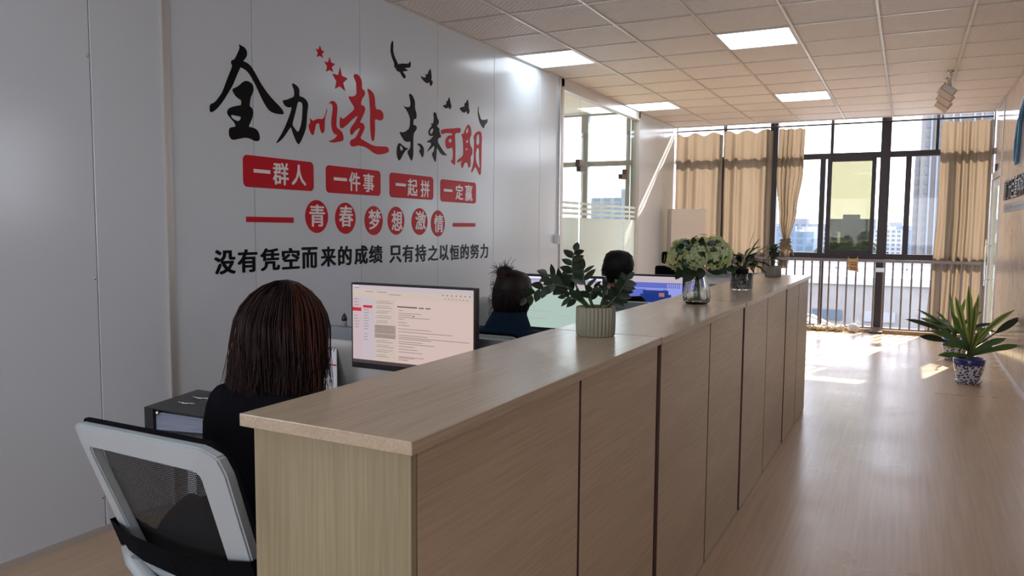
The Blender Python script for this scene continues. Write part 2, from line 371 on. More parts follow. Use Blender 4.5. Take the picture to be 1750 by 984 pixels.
def poly_mesh(strokes, x, d, sm=1):
    """flat cut-vinyl shape on the wall plane x: each stroke is an outline with optional holes, in (y, z)"""
    out = MB()
    for loops in strokes:
        cu = bpy.data.curves.new('p', 'CURVE'); cu.dimensions = '2D'; cu.fill_mode = 'BOTH'; cu.extrude = 0.5
        for lp in loops:
            if sm: lp = chaikin(lp)
            sp = cu.splines.new('POLY'); sp.points.add(len(lp)-1); sp.use_cyclic_u = True
            for i, (a, b) in enumerate(lp): sp.points[i].co = (a, b, 0, 1)
        o = bpy.data.objects.new('p', cu); COL.objects.link(o); me = ev_mesh(o)
        out.add([(x+(v.co.z+.5)*d, v.co.x, v.co.y) for v in me.vertices], [tuple(p.vertices) for p in me.polygons]); x += 0.0002
        bpy.data.meshes.remove(me)
    return out
# ------------------------------------------------ the room shell
XL, XR, YB, YF, ZC = -3.275, 0.95, -3.5, 12.0, 2.984
YC = 11.83
def struct(o): o['kind'] = 'structure'; return o
def sbox(name, b, m, **k): return struct(box(name, b, m, **k))
sbox('floor', (-7.2, 1.25, YB-.1, 12.2, -0.12, 0), 'floor_vinyl')

# ceiling: slab above, T-bar grid, lay-in tiles
ceil = sbox('ceiling', (-7.2, 1.25, YB-.1, 12.2, 3.32, 3.45), 'plaster')
GX = [-1.459+.6015*k for k in range(-3, 5)]; GY = [6.305+.61*k for k in range(-16, 10)]
LIT = [(0, 0), (3, 0), (0, 5), (3, 5), (0, -10), (3, -10)]       # last two are added fill behind the camera; column, row counted from GY[16]
tb = MB()
for x in GX[1:-1]: tb.box(x-.009, x+.009, YB, YC, ZC-.004, ZC+.02)
for y in GY[:-1]: tb.box(XL, XR, y-.006, y+.006, ZC-.002, ZC+.02)
tb.box(XL, XL+.02, YB, YC, ZC-.003, ZC+.02); tb.box(XR-.02, XR, YB, YC, ZC-.003, ZC+.02); tb.box(XL, XR, YC-.02, YC, ZC-.01, ZC+.03)
tb.build('ceiling_grid', 'tbar', ceil)
tile_me = {}
for i in range(7):
    for j in range(25):
        if (i-0, j-16) in [(c, r) for c, r in LIT]: continue
        x0, x1, y0, y1 = GX[i], GX[i+1], GY[j], GY[j+1]
        if 'm' not in tile_me:
            b = MB(); w, h = (x1-x0)/2-.004, (y1-y0)/2-.003
            # shallow raised field with a chamfered rim
            vs = [(-w, -h, .010), (w, -h, .010), (w, h, .010), (-w, h, .010), (-w+.02, -h+.02, .003), (w-.02, -h+.02, .003), (w-.02, h-.02, .003), (-w+.02, h-.02, .003),
                  (-w, -h, .018), (w, -h, .018), (w, h, .018), (-w, h, .018)]
            fs = [(4, 7, 6, 5), (0, 4, 5, 1), (1, 5, 6, 2), (2, 6, 7, 3), (3, 7, 4, 0), (8, 9, 10, 11), (0, 1, 9, 8), (1, 2, 10, 9), (2, 3, 11, 10), (3, 0, 8, 11)]
            b.add(vs, fs); tile_me['m'] = b.mesh('ceiling_tile'); tile_me['m'].materials.append(MATS['ceiling_tile'])
        o = bpy.data.objects.new('ceiling_tile', tile_me['m']); COL.objects.link(o); o.parent = ceil
        o.location = ((x0+x1)/2, (y0+y1)/2, ZC+random.uniform(-.001, .002)); o.rotation_euler = (random.uniform(-.0015, .0015), random.uniform(-.0015, .0015), 0)
LL = ['nearer left ceiling light panel, above the end of the wall lettering', 'nearer right ceiling light panel, largest and closest to the camera',
      'farther left ceiling light panel, toward the left curtains', 'farther right ceiling light panel, nearest to the windows',
      'added fill panel behind the camera on the left', 'added fill panel behind the camera on the right']
for k, (i, j) in enumerate(LIT):
    x0, x1, y0, y1 = GX[i], GX[i+1], GY[16+j], GY[17+j]; cx, cy = (x0+x1)/2, (y0+y1)/2
    t = thing('ceiling_light', (cx, cy, ZC), 'square glowing '+LL[k], 'ceiling light', 'square ceiling light panels')
    w, h = (x1-x0)/2-.01, (y1-y0)/2-.008
    f = MB()
    for b in ((cx-w, cx+w, cy-h, cy-h+.018), (cx-w, cx+w, cy+h-.018, cy+h), (cx-w, cx-w+.018, cy-h+.018, cy+h-.018), (cx+w-.018, cx+w, cy-h+.018, cy+h-.018)): f.box(*b, ZC-.004, ZC+.012)
    f.build('frame', 'panel_rim', t)
    box('diffuser', (cx-w+.018, cx+w-.018, cy-h+.018, cy+h-.018, ZC+.001, ZC+.008), 'panel_light' if j >= 0 else 'panel_fill', t)

# left wall: sandwich panels on a core; glazed partition between y 7.5 and 10.02
wl_ = sbox('wall_left', (XL-.10, XL-.032, YB, 7.46, 0, 3.32), 'wall_core')
wl2 = sbox('wall_left', (XL-.10, XL-.032, 10.05, 12.0, 0, 3.32), 'wall_core')
def panels(parent, edges, z1=2.99):
    for a, b in zip(edges[:-1], edges[1:]):
        bevel_box('wall_panel', (XL-.032, XL, a+.0015, b-.0015, 0.012, z1), 'wall_paint', parent, w=.003, seg=1)
panels(wl_, [YB, -2.6, -1.65, -.68, .29, 1.264, 2.236, 2.605, 3.196, 4.14, 5.085, 5.996, 6.94, 7.46])
panels(wl2, [10.05, 11.235, 11.98])
tr = MB(); tr.box(XL, XL+.012, 2.605, 2.645, 0.0, 2.984); tr.box(XL, XL+.022, 2.596, 2.606, 0, 2.984)
struct(tr.build('trim_1', 'trim_alu'))
rv = MB()
for z in (2.18, 1.19, .17):
    rv.ball((XL+.001, 2.222, z), (.004, .007, .007), 8, 6)
rv.ball((XL+.001, 2.245, .17), (.004, .007, .007), 8, 6); rv.build('rivet', 'steel', wl_, smooth=True)
box('baseboard_left', (XL, XL+.006, YB, 7.46, 0, .035), 'trim_alu')['kind'] = 'structure'
# door frame of the glazed partition
fr = MB()
for a, b in ((7.44, 7.50), (10.02, 10.07)): fr.box(XL-.06, XL+.015, a, b, 0, 2.984)
fr.box(XL-.06, XL+.015, 7.44, 10.07, 2.90, 2.984); fr.box(XL-.05, XL+.022, 7.50, 10.02, 2.87, 2.90); fr.box(XL-.05, XL+.02, 7.50, 10.02, 0, .04)
gp = thing('glass_partition', (XL, 8.76, 0), 'full-height glass door partition with aluminium frame and frosted lower film in left wall', 'glass partition')
fr.build('frame', 'trim_alu', gp)
def gpane(name, y0, y1, z0, z1, m='pane_green', x=XL-.02, t=.010): return box(name, (x-t, x, y0, y1, z0, z1), m, gp)
gpane('glass_pane', 7.50, 8.03, .04, 2.87); gpane('glass_pane', 8.035, 9.56, 2.12, 2.87); gpane('glass_pane', 9.565, 10.02, .04, 2.87)
gd = gpane('door_leaf', 8.04, 9.555, .05, 2.11)
for (a, b) in ((8.0, 8.18), (9.40, 9.60)):
    box('patch_fitting', (XL-.045, XL+.004, a, b, 2.06, 2.12), 'patch_fitting', gp)
box('patch_fitting', (XL-.045, XL+.004, 7.97, 8.06, 2.11, 2.19), 'patch_fitting', gp); box('patch_fitting', (XL-.045, XL+.004, 9.54, 9.62, 2.11, 2.19), 'patch_fitting', gp)
for (z0, z1) in ((.06, 1.545), (1.575, 1.605), (1.632, 1.662), (1.69, 1.72)):
    for a, b in ((7.51, 8.02), (8.05, 9.545), (9.575, 10.01)): box('frosted_film', (XL-.0195, XL-.018, a, b, z0, z1), 'frost_film', gp)

# right wall
XR_ = XR
WB = (3.75, 4.65, 1.45, 2.45)
wm_ = MB()
for q in ((YB, WB[0], 0, 3.32), (WB[1], 10.75, 0, 3.32), (WB[0], WB[1], 0, WB[2]), (WB[0], WB[1], WB[3], 3.32)): wm_.box(XR+.02, XR+.14, *q)
wr = struct(wm_.build('wall_right', 'wall_core'))
wf = bpy.data.objects.new('window_7', None); COL.objects.link(wf); wf.location = (XR, 4.2, 1.45); wf['kind'] = 'structure'
q = MB(); q.box(XR, XR+.14, WB[0], WB[0]+.05, WB[2], WB[3]); q.box(XR, XR+.14, WB[1]-.05, WB[1], WB[2], WB[3]); q.box(XR, XR+.14, WB[0], WB[1], WB[2], WB[2]+.05); q.box(XR, XR+.14, WB[0], WB[1], WB[3]-.05, WB[3]); q.build('window_frame', 'trim_alu', wf)
box('glass_pane', (XR+.06, XR+.068, WB[0]+.05, WB[1]-.05, WB[2]+.05, WB[3]-.05), 'pane', wf)
e = [-3.5, -2.3, -1.1, .1, 1.3, 2.5, 3.7, 4.9, 6.1, 7.30, 8.10, 8.74, 9.38, 10.02, 10.75]
for a, b in zip(e[:-1], e[1:]):
    if a < 4.0 < b:
        for q in ((a+.006, 4.65-.9, 0, 2.99), (4.65, b-.006, 0, 2.99), (3.75, 4.65, 0, 1.45), (3.75, 4.65, 2.45, 2.99)): box('wall_panel', (XR, XR+.02, *q), 'marble', wr)
    else: bevel_box('wall_panel', (XR, XR+.02, a+.006, b-.006, 0, 2.99), 'marble', wr, w=.003, seg=1)
    box('panel_joint', (XR+.002, XR+.012, b-.007, b+.007, 0, 2.99), 'marble_seam', wr)
box('baseboard_right', (XR-.006, XR, YB, 10.75, 0, .03), 'trim_alu')['kind'] = 'structure'
wr2 = sbox('wall_right', (XR+.02, XR+.14, 10.77, 12.0, 2.16, 3.32), 'plaster')
box('wall_panel', (XR+.004, XR+.02, 10.79, 11.98, 2.18, 2.99), 'marble', wr2)
dr = thing('door_1', (XR, 11.3, 0), 'x', 'x'); del dr['label']; del dr['category']; dr['kind'] = 'structure'
d = MB()
d.box(XR-.008, XR+.10, 10.75, 10.80, 0, 2.984); d.box(XR-.004, XR+.10, 11.90, 11.96, 0, 2.18); d.box(XR-.004, XR+.10, 10.80, 11.90, 2.10, 2.18); d.box(XR+.02, XR+.08, 10.80, 11.9, 0, .03)
d.build('frame', 'trim_alu', dr)
dl = MB(); dl.box(XR+.02, XR+.06, 10.81, 10.88, .03, 2.09); dl.box(XR+.02, XR+.06, 11.82, 11.89, .03, 2.09); dl.box(XR+.02, XR+.06, 10.88, 11.82, 2.0, 2.09); dl.box(XR+.02, XR+.06, 10.88, 11.82, .03, .15)
dl.build('door_leaf', 'white_plastic', dr); box('glass_pane', (XR+.035, XR+.043, 10.88, 11.82, .15, 2.0), 'pane_green', dr)
hd = MB(); hd.tube([(XR-.05, 11.70, .72), (XR-.05, 11.70, 1.32)], .013, 12); hd.tube([(XR+.02, 11.70, .80), (XR-.05, 11.70, .80)], .008); hd.tube([(XR+.02, 11.70, 1.24), (XR-.05, 11.70, 1.24)], .008)
hd.build('door_handle', 'steel', dr, smooth=True)
o = box('door_sensor', (XR-.014, XR+.004, 11.33, 11.45, 2.18, 2.27), 'dark_grey'); tag(o, 'small dark square sensor above the door on the far right', 'sensor')
# room behind the door: a lit pale corridor wall
sbox('wall_corridor', (XR+1.3, XR+1.4, 9.5, 12.2, 0, 3.32), 'plaster')
sbox('wall_corridor', (XR+.14, XR+1.3, 9.4, 9.5, 0, 3.32), 'plaster')
sbox('floor', (XR+.30, XR+1.4, 9.4, 12.2, -.12, 0), 'floor_vinyl')
sbox('ceiling', (XR+.3, XR+1.4, 9.4, 12.2, 3.32, 3.45), 'plaster')

# back wall and side room
q = MB(); BW = (-3.1, .9, .9, 2.5)
for b in ((-7.2, BW[0], 0, 3.32), (BW[1], 1.25, 0, 3.32), (BW[0], BW[1], 0, BW[2]), (BW[0], BW[1], BW[3], 3.32)): q.box(b[0], b[1], YB-.2, YB-.1, b[2], b[3])
struct(q.build('wall_back', 'plaster'))
wf = bpy.data.objects.new('window_rear_fill', None); COL.objects.link(wf); wf.location = (-1.2, YB-.15, 1.0); wf['kind'] = 'structure'  # unseen window, added to let fill daylight onto the near end
q = MB()
for b in ((BW[0], BW[1], BW[2], BW[2]+.05), (BW[0], BW[1], BW[3]-.05, BW[3]), (BW[0], BW[0]+.05, BW[2], BW[3]), (BW[1]-.05, BW[1], BW[2], BW[3]), (-1.23, -1.17, BW[2], BW[3])): q.box(b[0], b[1], YB-.19, YB-.11, b[2], b[3])
q.build('window_frame', 'trim_alu', wf)
for a, b in ((BW[0]+.05, -1.23), (-1.17, BW[1]-.05)): box('glass_pane', (a, b, YB-.154, YB-.146, BW[2]+.05, BW[3]-.05), 'pane', wf)
sbox('wall_side_room', (-7.2, -7.1, YB-.1, 12.2, 0, 3.32), 'plaster'); sbox('wall_side_room', (-7.1, XL-.1, 4.0, 4.1, 0, 3.32), 'plaster')
sbox('trim_2', (XL, XR, YC, YC+.012, ZC-.01, 3.32), 'trim_alu')

# window wall: curtain walling at y = 12
gy = 12.0
def wframe(name, x0, x1, bars, panes, lights=()):
    t = bpy.data.objects.new(name, None); COL.objects.link(t); t.location = ((x0+x1)/2, gy, 0); t['kind'] = 'structure'
    m = MB()
    for b in bars: m.box(b[0], b[1], gy-.035, gy+.035, b[2], b[3])
    m.build('window_frame', 'window_grey' if x1 < -3.3 else 'dark_frame', t)
    for p in panes: box('glass_pane', (p[0], p[1], gy-.004, gy+.004, p[2], p[3]), p[4] if len(p) > 4 else 'pane', t)
    return t
post = MB()
for a, b in ((-1.865, -1.755), (-.385, -.26)): post.box(a, b, gy-.075, gy+.06, 0, 3.3)
for a, b in ((XL-.08, XL), (.945, 1.04)): post.box(a, b, gy-.05, gy+.05, 0, 3.3)
struct(post.build('trim_3', 'dark_frame')); post = MB()
for a, b in ((-4.88, -4.76), (-4.10, -4.03)): post.box(a, b, gy-.05, gy+.05, 0, 3.3)
struct(post.build('trim_5', 'window_grey'))
ZT0, ZT1, ZS0, ZS1, ZH = 2.445, 2.525, .985, 1.10, 3.30
def bay(name, x0, x1, mull_top, mull_mid, mull_low, extra=None):
    bars = [(x0, x1, ZT0, ZT1), (x0, x1, ZS0, ZS1), (x0, x1, 0, .05), (x0, x1, ZH-.03, ZH)]
    panes = []
    def split(ms, z0, z1, w):
        xs = [x0]+ms+[x1]
        for q in ms: bars.append((q-w/2, q+w/2, z0, z1))
        for a, b in zip(xs[:-1], xs[1:]): panes.append((a, b, z0, z1))
    split(mull_top, ZT1, ZH-.03, .04); split(mull_mid, ZS1, ZT0, .072); split(mull_low, .05, ZS0, .055)
    if extra is not None: panes[:] = [p for p in panes if not (p[2] == ZS1 and p[1] > extra)]
    return wframe(name, x0, x1, bars, panes)
bay('window_1', XL, -1.865, [-2.53], [-2.53], [-2.53])
w2 = bay('window_2', -1.755, -.385, [-1.02], [-1.13], [-1.10], extra=-.5)
bay('window_3', -.26, .945, [.30], [-.03, .52], [.42])
bay('window_4', -7.1, -4.88, [-6.0], [-6.0], [-6.0]); bay('window_5', -4.76, -4.10, [], [], []); bay('window_6', -4.03, XL-.08, [], [], [])
# sliding sash with tinted glass in the middle bay
sm_ = MB()
for b in ((-1.065, -1.005, ZS1-.01, ZT0+.01), (-.485, -.43, ZS1-.01, ZT0+.01), (-1.01, -.475, ZS1-.01, ZS1+.05), (-1.01, -.475, ZT0-.045, ZT0+.01)): sm_.box(b[0], b[1], gy-.07, gy-.038, b[2], b[3])
ss = sm_.build('window_sash', 'dark_frame', w2)
box('glass_pane', (-1.01, -.475, gy-.058, gy-.052, ZS1+.05, ZT0-.045), 'pane_tinted', ss)
box('glass_pane', (-1.10, -.385, gy-.004, gy+.004, ZS1, ZT0), 'pane', w2)
lt = MB(); lt.box(-.462, -.444, gy-.10, gy-.07, 1.50, 1.60); lt.box(-1.045, -1.03, gy-.09, gy-.07, 1.50, 1.56); lt.build('window_latch', 'black_plastic', ss)
# kerb and railing
k = MB(); k.box(XL, XR, 11.77, 11.965, 0, .035); k.box(XL, XR, 11.765, 11.785, .035, .05); struct(k.build('trim_4', 'kerb'))
ry = 11.82
rl = thing('window_railing', (-1.16, ry, 0), 'waist-high brown metal railing with thin vertical bars in front of the windows', 'railing')
r = MB(); r.box(XL+.01, XR-.01, ry-.022, ry+.022, .985, 1.025); r.build('handrail', 'rail_metal', rl)
box('bottom_rail', (XL+.01, XR-.01, ry-.015, ry+.015, .05, .075), 'rail_metal', rl)
x = -.978-.1165*19
while x < XR-.05:
    if x > XL+.04: box('baluster', (x-.011, x+.011, ry-.010, ry+.010, .075, .985), 'rail_metal', rl)
    x += .1165
box('rail_bracket', (-.375, -.27, ry-.02, 11.925, .85, .91), 'steel', rl)
# curtains
rod = MB(); rod.tube([(XL+.02, 11.885, 2.925), (XR-.02, 11.885, 2.925)], .012, 10)
for xx in (-2.53, -1.81, .35): rod.box(xx-.008, xx+.008, 11.875, 11.98, 2.92, 3.0)
tag(rod.build('curtain_rod', 'dark_frame', smooth=True), 'thin dark curtain rod running along the top of the windows', 'curtain rod')
def curtain(name, xl, xr, z0, z1, label, folds, y=11.893, amp=.036, seed=0, nz=34, grp='beige curtains at the windows', yfun=None, hook=.02):
    """xl, xr: functions of z giving the edges"""
    rnd = random.Random(seed); ph = [rnd.uniform(0, 6.28) for _ in range(4)]; n = folds*10; vs = []; fs = []
    for j in range(nz+1):
        z = z1+(z0-z1)*j/nz; a, b = xl(z), xr(z); tz = (z1-z)/(z1-z0)
        for i in range(n+1):
            u = i/n; uu = u+.012*math.sin(6.28*u*2.3+ph[0]+tz*1.5)
            A = amp*(0.75+.45*math.sin(9*u+ph[1]))*(.55+.45*min(1, tz*4))
            yy = y+A*math.sin(2*math.pi*folds*uu+.5*math.sin(3*tz+ph[2]))+.006*math.sin(15*tz+20*u)
            zz = z+(hook*(.5*math.sin(2*math.pi*folds*.5*u+ph[3])) if j == 0 else 0)
            if yfun: yy += yfun(u, z)
            vs.append((a+(b-a)*uu, yy, zz))
    for j in range(nz):
        for i in range(n): q = j*(n+1)+i; fs.append((q, q+1, q+n+2, q+n+1))
    m = MB(); m.add(vs, fs); o = m.build(name, 'curtain_cloth', smooth=True); tag(o, label, 'curtain', grp); return o
c = lambda v: (lambda z: v)
curtain('curtain', c(-3.262), c(-2.545), .06, 2.87, 'drawn beige curtain at the far left, behind the white air conditioner', 5, seed=1, hook=.05)
curtain('curtain', c(-2.525), c(-1.83), .06, 2.88, 'drawn beige curtain directly left of the dark post', 5, seed=2, hook=.05)
curtain('curtain', lambda z: .335-.05*max(0, (1.6-z)), c(.942), .05, 2.88, 'bunched beige curtain at the right end of the windows', 7, seed=3, amp=.040)
def lerp(pts, z):
    for (z0, v0), (z1, v1) in zip(pts[:-1], pts[1:]):
        if z0 >= z >= z1:
            t = (z0-z)/(z0-z1); t = t*t*(3-2*t); return v0+(v1-v0)*t
    return pts[-1][1] if z < pts[-1][0] else pts[0][1]
tied = curtain('curtain', lambda z: lerp([(2.89, -1.735), (2.2, -1.75), (1.6, -1.70), (1.22, -1.635), (1.1, -1.68), (.86, -1.70)], z),
        lambda z: lerp([(2.89, -1.375), (2.3, -1.385), (1.7, -1.46), (1.22, -1.555), (1.1, -1.54), (.86, -1.56)], z), .86, 2.89,
        'beige curtain tied into a knot, right of the dark post', 6, y=11.895, seed=5, amp=.03, nz=50)
kn = MB()
for i, (dx, dz, s) in enumerate([(0, 0, .055), (-.045, .01, .04), (.05, -.02, .042), (.02, .05, .035), (-.02, -.05, .04), (.055, .04, .03)]):
    kn.ball((-1.595+dx, 11.86, 1.21+dz), (s, .04, s*.8), 12, 8)
kn.tube([(-1.67, 11.89, 1.16), (-1.60, 11.83, 1.24), (-1.53, 11.85, 1.30)], [.02, .03, .02], 8)
kn.tube([(-1.66, 11.89, 1.28), (-1.59, 11.83, 1.20), (-1.50, 11.85, 1.12), (-1.475, 11.85, 1.05)], [.02, .028, .022, .006], 8)
kn.build('knot', 'curtain_cloth', tied, smooth=True)
